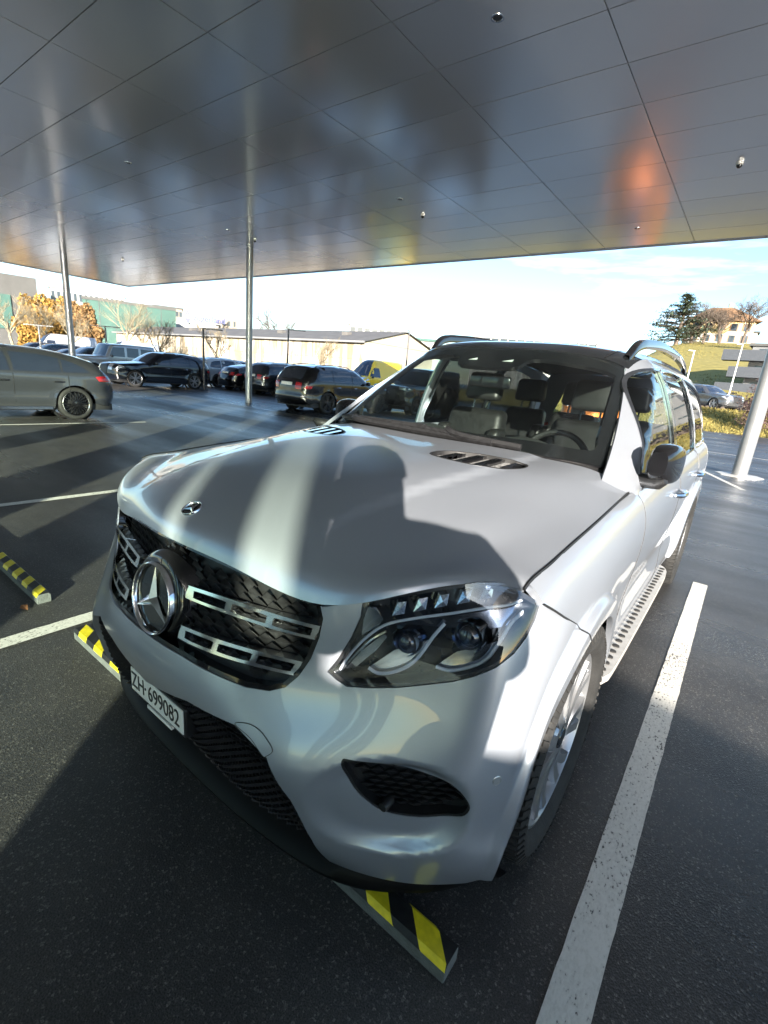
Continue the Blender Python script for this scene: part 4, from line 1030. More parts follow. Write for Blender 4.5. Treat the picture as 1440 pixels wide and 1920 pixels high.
# ---- wheels
def make_wheel_meshes():
    n = 72
    tp = [(-.115, .290), (-.140, .310), (-.147, .340), (-.140, .368), (-.128, .380), (-.100, .385)]
    for gx in (-.062, -.02, .02, .062): tp += [(gx - .005, .385), (gx - .005, .376), (gx + .005, .376), (gx + .005, .385)]
    tp += [(.100, .385), (.128, .380), (.140, .368), (.147, .340), (.140, .310), (.115, .290)]
    mb = MB(); mb.lathe(tp, n, 'x'); tyre = mb.mesh('tyre', M_rubber, True, 40)
    mb = MB()
    for i in range(n):
        t = 2 * math.pi * i / n
        for s in (-1, 1):
            a = Vector((s * .080, .386 * math.cos(t), .386 * math.sin(t))); b = Vector((s * .146, .352 * math.cos(t), .352 * math.sin(t)))
            c = Vector((s * .135, .378 * math.cos(t), .378 * math.sin(t)))
            rd = Vector((0, math.cos(t), math.sin(t)))
            mb.bar(a, c, .017, .012, rd); 
            mb.bar(c, b, .015, .008, rd)
    tread = mb.mesh('tread_blocks', M_rubber)
    mb = MB(); mb.lathe([(-.115, .270), (-.118, .288), (-.112, .289), (-.06, .262), (.06, .262), (.098, .276), (.112, .288), (.120, .288), (.121, .279), (.108, .270), (.09, .262), (.02, .245), (-.08, .242)], 80, 'x')
    ns = 8
    for i in range(ns):
        for sg in (-1, 1):
            V = []; F = []; K = 9
            for k in range(K):
                f = k / (K - 1); r_ = .058 + f * .212
                ang = 2 * math.pi * i / ns + sg * (.05 + .115 * f ** 1.4) + 0.16 * f * f
                w = (.016 + .007 * f); xf = .119 - .008 * math.sin(math.pi * f)
                d = Vector((0, math.cos(ang), math.sin(ang))); tt = Vector((0, -math.sin(ang), math.cos(ang)))
                for aa, bb in ((-w, -.022), (-w * .78, 0), (w * .78, 0), (w, -.022)): V.append(d * r_ + tt * aa + Vector((xf + bb, 0, 0)))
                if k:
                    for j in range(4): F.append(((k - 1) * 4 + j, (k - 1) * 4 + (j + 1) % 4, k * 4 + (j + 1) % 4, k * 4 + j))
            mb.put(V, F)
    mb.lathe([(.04, .080), (.108, .078), (.117, .070), (.119, .050), (.114, .034)], 40, 'x')
    for i in range(5):
        t = 2 * math.pi * (i + .5) / 5; mb.lathe([(.1195, .0005), (.1195, .009), (.112, .010)], 10, 'x', (0.0, .052 * math.cos(t), .052 * math.sin(t)))
    rim = mb.mesh('rim', M_alu, True, 35)
    mb = MB(); mb.lathe([(.090, .036), (.118, .036), (.122, .032), (.123, .0005)], 30, 'x'); cap = mb.mesh('centre_cap', M_gloss, True, 40)
    mb = MB(); mb.lathe([(.0, .09), (.0, .195), (-.03, .195), (-.03, .09)], 50, 'x', close=True); disc = mb.mesh('brake_disc', pmat('brake_steel', (.35, .34, .33), .35, 1.0, var=.1, scale=60), True, 40)
    return tyre, tread, rim, cap, disc
WM = make_wheel_meshes()
for hy, hz in HUBS:
    for s in (-1, 1):
        w = add('wheel', WM[2], suv, loc=(s * .838, hy, hz), rz=0 if s > 0 else math.pi)
        w.rotation_euler = (rad(23 * (1 + hy)), 0, 0) if s > 0 else (rad(11), 0, math.pi)
        ty = add('tyre', WM[0], w); tb_ = add('tread_blocks', WM[1], w); tb_['kind'] = 'stuff'; add('centre_cap', WM[3], w); add('brake_disc', WM[4], w)

# ---- body core and cabin
mb = MB(); mb.box(-.60, .60, -.50, .42, .30, .86); mb.box(-.52, .52, -.35, .40, .30, .98); mb.box(-.62, .62, .44, 2.6, .24, .36); mb.box(-.55, .55, 2.6, 4.0, .28, .40); mb.obj('engine_core', M_black, suv)
mb = MB(); mb.box(-.80, .80, .45, 2.58, .37, .42); mb.box(-.60, .60, 2.58, 4.0, .41, .62); mb.obj('cabin_floor', pmat('carpet', (.03, .03, .03), .95, var=.3, scale=80), suv)
dash_rows = [[(x, .62 + .10 * (x / .7) ** 2, 1.16 - .02 * (x / .7) ** 2) for x in (0, .3, .55, .74)], [(x, .85, 1.155 + (.05 if x == .3 else .02)) for x in (0, .3, .55, .80)],
             [(x, 1.06, 1.12 + (.075 if x == .3 else .03)) for x in (0, .3, .55, .82)], [(x, 1.14, 1.03) for x in (0, .3, .55, .82)], [(x, 1.10, .72) for x in (0, .3, .55, .82)]]
DS = Net(mirror_net(dash_rows), 1.0); trim('dashboard', DS, [(0, 0), (DS.uk[-1], 0), (DS.uk[-1], DS.vk[-1]), (0, DS.vk[-1])], [], M_dash, suv, step=0.06, flange=0)
mb = MB(); K = 48; swc = Vector((.38, 1.20, 1.08)); sm = Matrix.Rotation(rad(64), 3, 'X')
ringp = [swc + sm @ Vector((.185 * math.cos(t), .185 * math.sin(t), 0)) for t in np.linspace(0, 2 * math.pi, K)]
mb.tube(ringp, .017, 8, False); sw = mb.obj('steering_wheel', M_leather, suv, True)
mb = MB(); mb.lathe([(-.03, .0005), (-.03, .06), (.02, .075), (.03, .0005)], 20, 'z'); mb.V = [tuple(sm @ Vector(v_) + swc) for v_ in mb.V]
for a in (0, 180, 270):
    d = sm @ Vector((math.cos(rad(a)), math.sin(rad(a)), 0)); mb.bar(swc + d * .06, swc + d * .18, .04, .012, sm @ Vector((0, 0, 1)))
mb.obj('airbag_hub', M_dash, sw, True)
def rounded_block(name, cx, y0, z0, wid, hei, thk, lean, mat, parent, taper=1.0, n=3):
    bm = bmesh.new(); bmesh.ops.create_cube(bm, size=1.0)
    for v_ in bm.verts:
        k = taper if v_.co.z > 0 else 1.0
        x, y, z = v_.co.x * wid * k, v_.co.y * thk, v_.co.z * hei
        v_.co = Vector((cx + x, y0 + y + (z + hei / 2) * lean, z0 + hei / 2 + z))
    me = bpy.data.meshes.new(name); bm.to_mesh(me); bm.free(); me.materials.append(mat)
    me.polygons.foreach_set('use_smooth', [True] * len(me.polygons))
    o = add(name, me, parent)
    b_ = o.modifiers.new('bev', 'BEVEL'); b_.width = min(thk, hei, wid) * .32; b_.segments = n
    return o
def seat(cx, y, wid=.50, rows2=False):
    b_ = rounded_block('seat', cx, y, .64, wid, .66, .15, .26, M_leather, suv, .82)
    rounded_block('seat_cushion', cx, y - .24, .46, wid, .16, .52, 0, M_leather, b_)
    for sx in (-1, 1): rounded_block('seat_bolster', cx + sx * wid * .40, y - .05, .70, .10, .48, .16, .26, M_leather, b_, .9)
    rounded_block('headrest', cx, y + .20, 1.36, .27, .19, .11, .12, M_leather, b_, .9)
    mb = MB()
    for sx in (-.06, .06): mb.tube([(cx + sx, y + .17, 1.26), (cx + sx, y + .20, 1.40)], .007, 6)
    mb.obj('headrest_posts', M_chrome, b_, True)
seat(.38, 1.62); seat(-.38, 1.62)
for cx in (-.42, 0, .42): seat(cx, 2.62, .42)
def inner_off(x, y): return ROOF
trim('headliner', ROOF, [(.05, .05), (RU - .05, .05), (RU - .05, RV - .05), (.05, RV - .05)], [], M_liner, suv, step=0.15, flange=0, off=-0.03)
for sx in (-.10, .10):
    uvm = (WU / 2 + sx, WV - .135); tri = [(uvm[0] - .028, uvm[1] - .012), (uvm[0] + .028, uvm[1] - .012), (uvm[0] + (.028 if sx > 0 else .02), uvm[1] + .014)]
    trim('sensor_window', WS, tri, [], pmat('mark_pale', (.45, .5, .48), .5), windshield, step=.05, flange=0, off=-.003)
rounded_block('rear_view_mirror', 0.0, 1.10, 1.45, .24, .065, .03, 0, M_gloss, suv)
# front lamp of cabin edges: door cards behind the glass
for s in (-1, 1):
    mb = MB(); mb.prism([(.80, .42), (2.9, .42), (2.9, 1.10), (.80, 1.08)], s * .84, s * .80, 'x'); mb.obj('door_card', M_dash, suv)
# =================================================================== parked cars (side silhouettes blown up to rounded bodies)
M_tint = pmat('car_window_dark', (.018, .025, .042), .03, var=.04, coat=.5, spec=.8)
M_redl = pmat('tail_lamp_red', (.42, .012, .015), .12, var=.1, coat=.6)
M_hl = pmat('head_lamp', (.55, .58, .62), .08, .6, var=.2, scale=30, coat=.8)
M_trimb = pmat('trim_black', (.018, .018, .019), .5, var=.2)
def make_bg_wheels(R_, style):
    mb = MB(); w = .105
    mb.lathe([(-w, R_ * .76), (-w - .01, R_ * .84), (-w, R_ * .95), (-w * .8, R_), (w * .8, R_), (w, R_ * .95), (w + .01, R_ * .84), (w, R_ * .76)], 36, 'x'); ty = mb.mesh('tyre', M_rubber, True, 40)
    mb = MB(); dark = style == 'black'
    ns = {'silver': 5, 'black': 20, 'five': 5, 'ten': 10}[style]
    mb.lathe([(w * .95, R_ * .77), (w * 1.05, R_ * .76), (w * .95, R_ * .72), (w * .2, R_ * .67)], 36, 'x')
    mb.lathe([(w * .5, R_ * .2), (w * .95, R_ * .16), (w, .0005)], 20, 'x')
    for i in range(ns):
        t0 = 2 * math.pi * i / ns
        for dt in ((-.10, .10) if ns == 5 else (0,)):
            a = t0 + dt; d = Vector((0, math.cos(a), math.sin(a))); a2 = t0 + dt * 2.0; d2 = Vector((0, math.cos(a2), math.sin(a2)))
            mb.bar(d * R_ * .12 + Vector((w * .86, 0, 0)), d2 * R_ * .73 + Vector((w * .80, 0, 0)), .034 if ns == 5 else .028 if ns == 10 else .014, .03, Vector((1, 0, 0)))
    rim = mb.mesh('rim', {'silver': M_alu, 'black': M_gloss, 'five': pmat('rim_dark', (.05, .05, .055), .3, .6, var=.1), 'ten': M_alu}[style], True, 40)
    mb = MB(); mb.lathe([(w * .15, R_ * .70), (w * .1, .0005)], 28, 'x'); back = mb.mesh('brake_shadow', M_trimb, True)
    ring = None
    if dark:
        mb = MB(); mb.lathe([(w * 1.06, R_ * .77), (w * 1.10, R_ * .755), (w * 1.04, R_ * .735)], 40, 'x'); ring = mb.mesh('rim_ring', M_chrome, True)
    return ty, rim, back, ring
BGW = {}
def offset_curve(poly, closed=True): return poly
CARS = {
 'suv': dict(front=0., wb=2.93, R=.375, w=.955, belt=1.10,
   top=[(-.86, .30), (-.90, .50), (-.885, .72), (-.84, .90), (-.70, 1.00), (-.2, 1.075), (.35, 1.13), (.62, 1.16), (.95, 1.39), (1.22, 1.57), (1.45, 1.655), (2.0, 1.715), (2.7, 1.70), (3.25, 1.645), (3.52, 1.58), (3.70, 1.38), (3.86, 1.14), (3.93, .98), (3.95, .72), (3.97, .50), (3.88, .30)],
   win=[[(.86, 1.115), (1.12, 1.36), (1.38, 1.545), (1.62, 1.60), (1.66, 1.13)], [(1.72, 1.13), (1.70, 1.605), (2.2, 1.625), (2.62, 1.59), (2.66, 1.15)], [(2.72, 1.15), (2.70, 1.585), (3.05, 1.545), (3.30, 1.46), (3.42, 1.24), (3.40, 1.17)]],
   ws=(7, 10), rw=(14, 16), doors=[.66, 1.69, 2.62], hl=(2, 4), tl=(16, 18), tlp=(16.6, 17.6), rail=True),
 'hatch': dict(front=0., wb=2.73, R=.335, w=.90, belt=.93,
   top=[(-.82, .26), (-.86, .46), (-.84, .62), (-.72, .74), (-.2, .86), (.35, .93), (.60, .975), (1.0, 1.20), (1.35, 1.36), (1.75, 1.42), (2.3, 1.405), (2.80, 1.33), (3.12, 1.24), (3.22, 1.20), (3.36, 1.05), (3.50, .90), (3.56, .74), (3.60, .52), (3.50, .27)],
   win=[[(.80, .965), (1.12, 1.19), (1.45, 1.31), (1.60, 1.33), (1.64, .975)], [(1.70, .975), (1.68, 1.335), (2.15, 1.32), (2.50, 1.27), (2.50, .985)], [(2.54, .985), (2.54, 1.26), (2.74, 1.20), (2.94, 1.10), (3.05, 1.00)]],
   ws=(6, 9), rw=(13, 15), doors=[.62, 1.67, 2.62], hl=(2, 4), tl=(14, 16), tlp=(14.6, 15.6), rail=False),
 'boxy': dict(front=0., wb=2.89, R=.39, w=.93, belt=1.20,
   top=[(-.72, .42), (-.76, .60), (-.75, 1.02), (-.70, 1.14), (-.3, 1.18), (.60, 1.23), (.68, 1.25), (.86, 1.62), (.98, 1.86), (1.15, 1.93), (2.2, 1.97), (3.3, 1.95), (3.50, 1.90), (3.60, 1.30), (3.62, .95), (3.62, .52), (3.55, .42)],
   win=[[(.88, 1.26), (1.10, 1.78), (1.72, 1.80), (1.72, 1.26)], [(1.86, 1.26), (1.86, 1.80), (2.52, 1.80), (2.52, 1.26)], [(2.66, 1.28), (2.66, 1.80), (3.35, 1.79), (3.38, 1.28)]],
   ws=(6, 8), rw=(12, 13), doors=[.72, 1.79, 2.60], hl=(2, 3), tl=(14, 15), rail=False),
 'van': dict(front=0., wb=3.4, R=.35, w=1.0, belt=1.25,
   top=[(-.88, .30), (-.92, .55), (-.90, .85), (-.82, 1.05), (-.30, 1.24), (-.02, 1.34), (.35, 1.75), (.70, 2.18), (1.0, 2.40), (1.6, 2.48), (4.3, 2.46), (4.52, 2.36), (4.60, 1.4), (4.60, .8), (4.55, .32)],
   win=[[(.05, 1.36), (.40, 1.78), (.62, 1.95), (1.15, 1.95), (1.15, 1.32)]], ws=(5, 8), rw=None, doors=[.02, 1.25, 2.5], hl=(2, 4), tl=(12, 13), rail=False),
}
for _k, _f in (('suv', .935), ('hatch', .965), ('boxy', .96)):
    _q = lambda z: .3 + (z - .3) * _f if z > .3 else z
    CARS[_k]['top'] = [(a, _q(b)) for a, b in CARS[_k]['top']]; CARS[_k]['win'] = [[(a, _q(b)) for a, b in w_] for w_ in CARS[_k]['win']]; CARS[_k]['belt'] = _q(CARS[_k]['belt'])
CAR_MESH = {}
def bg_car(kind, label, x, y_axle, heading, paint, rimstyle='silver', group=None, name=None, plate=True, extra=None, rz=None, z=0.0):
    """heading -1: nose toward -Y (y_axle = front axle), +1: nose toward +Y (y_axle = rear axle)"""
    S = CARS[kind]
    a = 0.0 if heading < 0 else math.pi
    oy = y_axle if heading < 0 else y_axle + S['wb']
    root = empty(name or {'suv': 'parked_suv', 'hatch': 'parked_hatchback', 'boxy': 'parked_offroader', 'van': 'delivery_van'}[kind], (x, oy, z), a if rz is None else rz, label, 'car' if kind != 'van' else 'van', group)
    key = (kind,)
    w = S['w']; belt = S['belt']; wb = S['wb']; R_ = S['R']; ar = R_ + .045
    rough_top = S['top']; topc = smooth_poly(rough_top, False, 5); nper = 5
    if key not in CAR_MESH:
        def arch(hy, rev):
            pts = []
            for t in np.linspace(math.pi, 0, 15):
                yy = hy + ar * math.cos(t); zz = R_ + ar * math.sin(t)
                if zz > .28: pts.append((yy, zz))
            return pts[::-1] if rev else pts
        zb = rough_top[0][1]
        zr_ = rough_top[-1][1]
        bottom = [(wb + ar + .02, zr_)] if kind != 'boxy' else []
        bottom = [(yy, zz) for yy, zz in arch(wb, True)] + [(wb - ar - .02, .24), (ar + .02, .24)] + [(yy, zz) for yy, zz in arch(0, True)]
        sil = topc + bottom
        T = np.array(topc)
        def W(P):
            P = np.asarray(P, float); y, z = P[:, 0], P[:, 1]
            tum = np.clip(z - belt, 0, None); H_ = T[:, 1].max()
            x_ = w - (0.30 if kind != 'boxy' else .10) * tum - (.10 * np.clip((tum / (H_ - belt)), 0, 1) ** 3 if kind != 'boxy' else 0)
            x_ = x_ - .05 * np.clip((.50 - z) / .3, 0, 1) ** 2 - (.02 * np.exp(-((z - belt * .62) / .12) ** 2))
            d = segdist(T, P, False); r = .16 if kind != 'boxy' else .06
            endf = np.clip((-.35 - y) / .5, 0, 1) ** 2 + np.clip((y - (wb + .35)) / .6, 0, 1) ** 2
            x_ = x_ - (.16 if kind != 'boxy' else .05) * endf
            q = np.clip(1 - d / r, 0, 1); x_ = x_ - r * .8 * (1 - np.sqrt(np.clip(1 - q * q, 0, 1)))
            for hy in (0, wb):
                rr = np.hypot(y - hy, z - R_); x_ = x_ + .018 * (1 - sstep(ar + .03, ar + .08, rr))
            return x_
        class CS(Surf):
            def base(s, u, v): return np.c_[W(np.c_[u, v]), u, v]
        cs = CS()
        side = trim_mesh('t', cs, sil, [], None, step=.09, flange=0, bstep=.06)
        V = [tuple(v.co) for v in side.vertices]; F = [tuple(p.vertices) for p in side.polygons]; bpy.data.meshes.remove(side)
        n = len(V); VV = V + [(-p[0], p[1], p[2]) for p in V]; FF = F + [tuple(i + n for i in f)[::-1] for f in F]
        # rim strip over the top silhouette
        Tn = np.gradient(T, axis=0); nrm = np.c_[-Tn[:, 1], Tn[:, 0]]; nrm /= np.linalg.norm(nrm, axis=1)[:, None]
        hw = W(T); m_ = 9; b0 = len(VV); ss = np.linspace(-1, 1, m_)
        def rimpt(k, s, off=0.0):
            bow = .055 * (1 - abs(s) ** 2.5); e = abs(nrm[k][0]); bow *= (.7 + 1.0 * e)
            return (hw[k] * s, T[k][0] + nrm[k][0] * (bow + off), T[k][1] + nrm[k][1] * (bow + off))
        for k in range(len(T)):
            for s in ss: VV.append(rimpt(k, s))
        for k in range(len(T) - 1):
            for j in range(m_ - 1):
                q = b0 + k * m_ + j; FF.append((q, q + m_, q + m_ + 1, q + 1))
        body = (VV, FF)
        def rimpatch(k0, k1, s0, s1, off=.006):
            V = []; F = []; ks = list(range(int(round(k0 * nper)), int(round(k1 * nper)) + 1)); sx = np.linspace(s0, s1, 9)
            for i, k in enumerate(ks):
                for s in sx: V.append(rimpt(min(k, len(T) - 1), s, off))
                if i:
                    for j in range(8): q = (i - 1) * 9 + j; F.append((q, q + 9, q + 10, q + 1))
            return V, F
        CAR_MESH[key] = dict(body=body, cs=cs, rimpatch=rimpatch, rimpt=rimpt, W=W, cache={}, T=T)
    C_ = CAR_MESH[key]; cache = C_['cache']
    def cm(nm, fn):
        if nm not in cache: cache[nm] = fn()
        return cache[nm]
    bme = mkmesh('body', *C_['body'], paint, True, None, 38); add('body', bme, root)
    if S['ws']: add('windshield', cm('ws', lambda: mkmesh('windshield', *C_['rimpatch'](*S['ws'], -.93, .93), M_tint, True)), root)
    if S['rw']: add('rear_window', cm('rw', lambda: mkmesh('rear_window', *C_['rimpatch'](*S['rw'], -.86, .86), M_tint, True)), root)
    for i, wp in enumerate(S['win']):
        for mi in (False, True):
            add('side_window', cm(('w', i, mi), lambda: trim_mesh('side_window', C_['cs'], smooth_poly(densify(wp, .5), True, 2) if False else wp, [], M_tint, step=.15, flange=0, off=.006, mirror=mi)), root)
    for yy in S['doors']:
        for mi in (False, True):
            z1 = belt; add('door_gap', cm(('d', yy, mi), lambda: trim_mesh('door_gap', C_['cs'], [(yy, .36), (yy + .010, .36), (yy + .010, z1), (yy, z1)], [], M_trimb, step=.2, flange=0, off=.003, mirror=mi)), root)
    for yy in S['doors'][1:]:
        for s in (-1, 1):
            def hnd():
                mb = MB(); xx = float(C_['W'](np.array([[yy - .2, belt - .13]]))[0]); mb.tube([(s * (xx + .012), yy - .28, belt - .13), (s * (xx + .035), yy - .24, belt - .13), (s * (xx + .035), yy - .12, belt - .13), (s * (xx + .012), yy - .08, belt - .13)], .014, 6); return mb.mesh('door_handle', M_chrome, True)
            add('door_handle', cm(('h', yy, s), hnd), root)
    for s0, s1 in ((-.98, -.62), (.62, .98)):
        add('headlight', cm(('hl', s0), lambda: mkmesh('headlight', *C_['rimpatch'](*S['hl'], s0, s1, .008), M_hl, True)), root)
        add('taillight', cm(('tl', s0), lambda: mkmesh('taillight', *C_['rimpatch'](*S.get('tlp', S['tl']), s0, s1, .010), M_redl, True)), root)
    k1 = S['hl'][0] * nper; zt = S['top'][S['tl'][1]][1]
    for mi in (False, True):
        y1, z1 = S['top'][S['tl'][0]]; y2, z2 = S['top'][S['tl'][1]]
        add('side_lamp', cm(('sl', mi), lambda: trim_mesh('side_lamp', C_['cs'], [(y1 - .02, (z1 + z2) / 2 + .05), (y1 - .22, (z1 + z2) / 2 + .03), (y1 - .15, (z1 + z2) / 2 - .06), (y2 - .03, (z1 + z2) / 2 - .07)], [], M_redl, step=.1, flange=0, off=.007, mirror=mi)), root)
        h1, g1 = S['top'][S['hl'][1]]; h0, g0 = S['top'][S['hl'][0]]
        add('side_lamp', cm(('sh', mi), lambda: trim_mesh('side_lamp', C_['cs'], [(h0 + .04, g0 + .02), (h1 + .22, g1 - .08), (h1 + .08, g1 - .03), (h1 + .02, g1 - .04)], [], M_hl, step=.1, flange=0, off=.007, mirror=mi)), root)
    add('front_grille', cm('gr', lambda: mkmesh('front_grille', *C_['rimpatch'](S['hl'][0] - 1, S['hl'][1] - 1, -.50, .50, .010), M_trimb, True)), root)
    def lowtrim():
        mb = MB(); mb.box(-w + .09, w - .09, -.70, wb + .75, .20, .34)
        for hy in (0, wb): mb.lathe([(-w + .12, ar + .02), (-w + .35, ar + .02)], 24, 'x', (0, hy, R_)); mb.lathe([(w - .35, ar + .02), (w - .12, ar + .02)], 24, 'x', (0, hy, R_)); mb.box(-w + .3, w - .3, hy - ar, hy + ar, .3, R_ + ar)
        return mb.mesh('underbody', M_trimb)
    add('underbody', cm('ub', lowtrim), root)
    for s in (-1, 1):
        def mirr():
            mb = MB(); yy = S['win'][0][0][0] + .08; xx = float(C_['W'](np.array([[yy, belt]]))[0]); mb.lathe([(-.09, .02), (-.07, .06), (0, .075), (.07, .06), (.09, .02)], 10, 'x', (s * (xx + .12), yy, belt + .07)); mb.bar((s * (xx - .02), yy, belt + .02), (s * (xx + .08), yy, belt + .05), .05, .03); return mb.mesh('side_mirror', M_gloss, True)
        add('side_mirror', cm(('mir', s), mirr), root)
        if S['rail']:
            def rl():
                mb = MB(); mb.tube([(s * .60, 1.5, 1.565), (s * .61, 1.65, 1.635), (s * .62, 2.2, 1.67), (s * .62, 2.8, 1.65), (s * .60, 3.2, 1.60), (s * .59, 3.3, 1.55)], .018, 6); return mb.mesh('roof_rail', M_alu, True)
            add('roof_rail', cm(('rl', s), rl), root)
    if plate:
        def plm():
            k = (S['tl'][0] + 1) * nper; p = C_['rimpt'](min(k, len(C_['T']) - 1), 0); mb = MB(); mb.box(-.26, .26, p[1] - .05, p[1] + .018, p[2] - .055, p[2] + .055); return mb.mesh('license_plate', M_white)
        add('license_plate', cm('pl', plm), root)
    wk = (R_, rimstyle)
    if wk not in BGW: BGW[wk] = make_bg_wheels(R_, rimstyle)
    for hy in (0, wb):
        for s in (-1, 1):
            wh = add('wheel', BGW[wk][1], root, loc=(s * (w - .115), hy, R_)); wh.rotation_euler = (rad(20), 0, 0 if s > 0 else math.pi)
            add('tyre', BGW[wk][0], wh); add('brake_shadow', BGW[wk][2], wh)
            if BGW[wk][3]: add('rim_ring', BGW[wk][3], wh)
    return root
def cpaint(n, c, metal=.5, rough=.25): return pmat('paint_' + n, c, rough, metal, var=.03, scale=600, coat=.8, detail=1)
P_grey = cpaint('mountain_grey', (.075, .080, .090), .65); P_blk = cpaint('black', (.006, .006, .008), .2, .15); P_navy = cpaint('dark_blue', (.008, .010, .018), .3, .18)
P_sil = cpaint('pale_silver', (.34, .37, .40), .6); P_wht = cpaint('white', (.36, .39, .42), .1); P_dgr = cpaint('graphite', (.035, .04, .05), .6); P_yel = cpaint('post_yellow', (.80, .52, .01), 0, .35)
P_teal = cpaint('green_grey', (.05, .08, .09), .5); P_org = cpaint('orange', (.75, .20, .03), 0, .4)
bg_car('hatch', 'grey hatchback with black multi-spoke wheels parked in the bay row', -11.12, 0.02, -1, P_grey, 'black')
hb_ = [o for o in COL.objects if o.name.startswith('parked_hatchback') and o.type == 'EMPTY'][0]
for s_ in (-1, 1):
    mb = MB(); mb.bar((s_ * .86, .42, .245), (s_ * .86, 2.30, .245), .05, .07); bevel(mb.obj('sill_strip', M_chrome, hb_), .01)
    mb = MB(); mb.tube([(s_ * .815, .86, .955), (s_ * .83, 1.7, .965), (s_ * .815, 2.6, .975), (s_ * .78, 3.0, .985)], .008, 6); mb.obj('belt_trim', M_trimb, hb_)
mb = MB(); mb.put([(-.62, 2.98, 1.235), (.62, 2.98, 1.235), (.60, 3.20, 1.20), (-.60, 3.20, 1.20), (-.62, 2.98, 1.215), (.62, 2.98, 1.215), (.60, 3.20, 1.185), (-.60, 3.20, 1.185)], [(0, 1, 2, 3), (7, 6, 5, 4), (0, 4, 5, 1), (1, 5, 6, 2), (2, 6, 7, 3), (3, 7, 4, 0)]); mb.obj('roof_spoiler', M_gloss, hb_)
glc = bg_car('suv', 'black SUV seen from behind with red lamps standing alone between the rows', -11.75, 10.95, 1, P_blk, 'five')
bg_car('suv', 'dark blue SUV with silver star wheels facing the lot ahead of the silver offroader', -22.45, 9.40, -1, P_navy, 'silver')
bg_car('boxy', 'pale silver boxy offroader parked behind the dark blue SUV', -29.2, 10.35, -1, P_sil, 'ten')
row = 'cars in the far parked row'
bg_car('suv', 'white SUV with black wheels behind the dark blue SUV', -24.75, 15.2, 1, P_wht, 'five', row)
bg_car('hatch', 'black small car between the white SUV and the canopy column', -22.05, 15.3, 1, P_blk, 'five', row)
bg_car('suv', 'graphite SUV seen from behind beside the canopy column', -19.3, 15.2, 1, P_dgr, 'five', row)
bg_car('hatch', 'dark blue small car next to the graphite SUV', -16.7, 15.2, 1, P_navy, 'five', row)
row2 = 'cars in the row behind the boxy offroader'
for k, (xx, kd, pt, lb) in enumerate(((-32.3, 'suv', P_teal, 'green grey SUV beyond the boxy offroader'), (-35.4, 'hatch', P_dgr, 'graphite small car two places beyond the boxy offroader'), (-38.4, 'suv', P_teal, 'green grey SUV three places beyond the boxy offroader'), (-41.5, 'suv', P_dgr, 'graphite SUV at the far end of the row beyond the boxy offroader'))):
    bg_car(kd, lb, xx, 10.2, -1, pt, 'silver', row2)
row3 = 'pale cars in front of the warehouse'
for k, (xx, kd, pt, lb) in enumerate(((-33.5, 'suv', P_wht, 'white SUV in the pale row nearest the warehouse hedge'), (-30.5, 'hatch', P_wht, 'white small car in the pale row beside the white SUV'), (-27.5, 'suv', P_sil, 'silver SUV in the pale row behind the white SUV with black wheels'), (-24.5, 'hatch', P_sil, 'silver small car in the pale row behind the canopy column'), (-21.5, 'suv', P_wht, 'white SUV at the end of the pale row towards the black SUV'))):
    bg_car(kd, lb, xx, 22.5, 1, pt, 'silver', row3)
q = at((695, 705), D=34); bg_car('van', 'yellow delivery van with blue lower windscreen facing the lot', float(q[0]) - .6, float(q[1]) - .5, -1, P_yel, 'silver')
q = at((745, 710), D=21); bg_car('boxy', 'black boxy offroader beside the bonnet of the black SUV', float(q[0]) + .2, float(q[1]), -1, P_blk, 'five')
q = at((60, 648), D=52)
for k in range(2):
    bg_car('van', ('white delivery van before the golden hedge', 'white delivery van parked next to another white van at the hedge')[k], float(q[0]) + 1.0 + k * .6, float(q[1]) + k * 5.6, -1, P_wht, 'silver', 'white vans at the hedge')
q = at((1188, 640), y=30.0)
# orange lorry box behind the silver SUV, seen through its windows and mirrored in the ceiling
bg_car('van', 'orange delivery van standing behind the silver SUV', -5.6, 23.8, -1, P_org, 'silver')
q = at((1356, 766), D=43); bg_car('suv', 'grey SUV driving on the raised road above the grass verge', float(q[0]), float(q[1]) - 1, -1, cpaint('mid_grey', (.12, .125, .135), .6), 'silver', rz=rad(52), z=1.27, name='passing_suv')
# =================================================================== terrain to the right
def hill_h(x, y):
    v = 1.27 * sstep(33.0, 39.5, y)
    # crest facing the lot, falling away to the left
    hx = sstep(-62, -22, x)
    g = 13.6 * (sstep(49, 150, y) ** 0.85) * hx + 1.2 * sstep(49, 60, y) * hx
    return (v + g) * sstep(-34, -14, x)
xs = np.concatenate([np.arange(-70, 60, 2.0), np.arange(60, 240, 12)]); ys = np.concatenate([[32.6], np.arange(33, 52, .8), np.arange(52, 175, 2.5), [200, 260, 400]])
V = []; F = []
for j, y in enumerate(ys):
    for i, x in enumerate(xs):
        z = float(hill_h(np.array(x), np.array(y)))
        if y > 49.5: z += 0.25 * math.sin(x * .23 + y * .11) * math.sin(y * .17)
        V.append((x, y, z - (.02 if z < .01 else 0)))
        if i and j: k = j * len(xs) + i; F.append((k - len(xs) - 1, k - len(xs), k, k - 1))
M_grass = pmat('dry_grass', (.17, .145, .03), .95, scale=1.3, bump=.6, bscale=9, col2=(.27, .22, .05), detail=8)
o = obj('hill', V, F, M_grass, None, True); o['kind'] = 'structure'
V = []; F = []
for i, x in enumerate(np.arange(-13, 90, 1.5)):
    for j, y in enumerate((40.0, 47.0)): V.append((x, y, float(hill_h(np.array(x), np.array(y))) + .03))
    if i: F.append((2 * i - 2, 2 * i, 2 * i + 1, 2 * i - 1))
o = obj('road', V, F, pmat('road_asphalt', (.07, .07, .072), .8, var=.2, scale=4)); o['kind'] = 'structure'
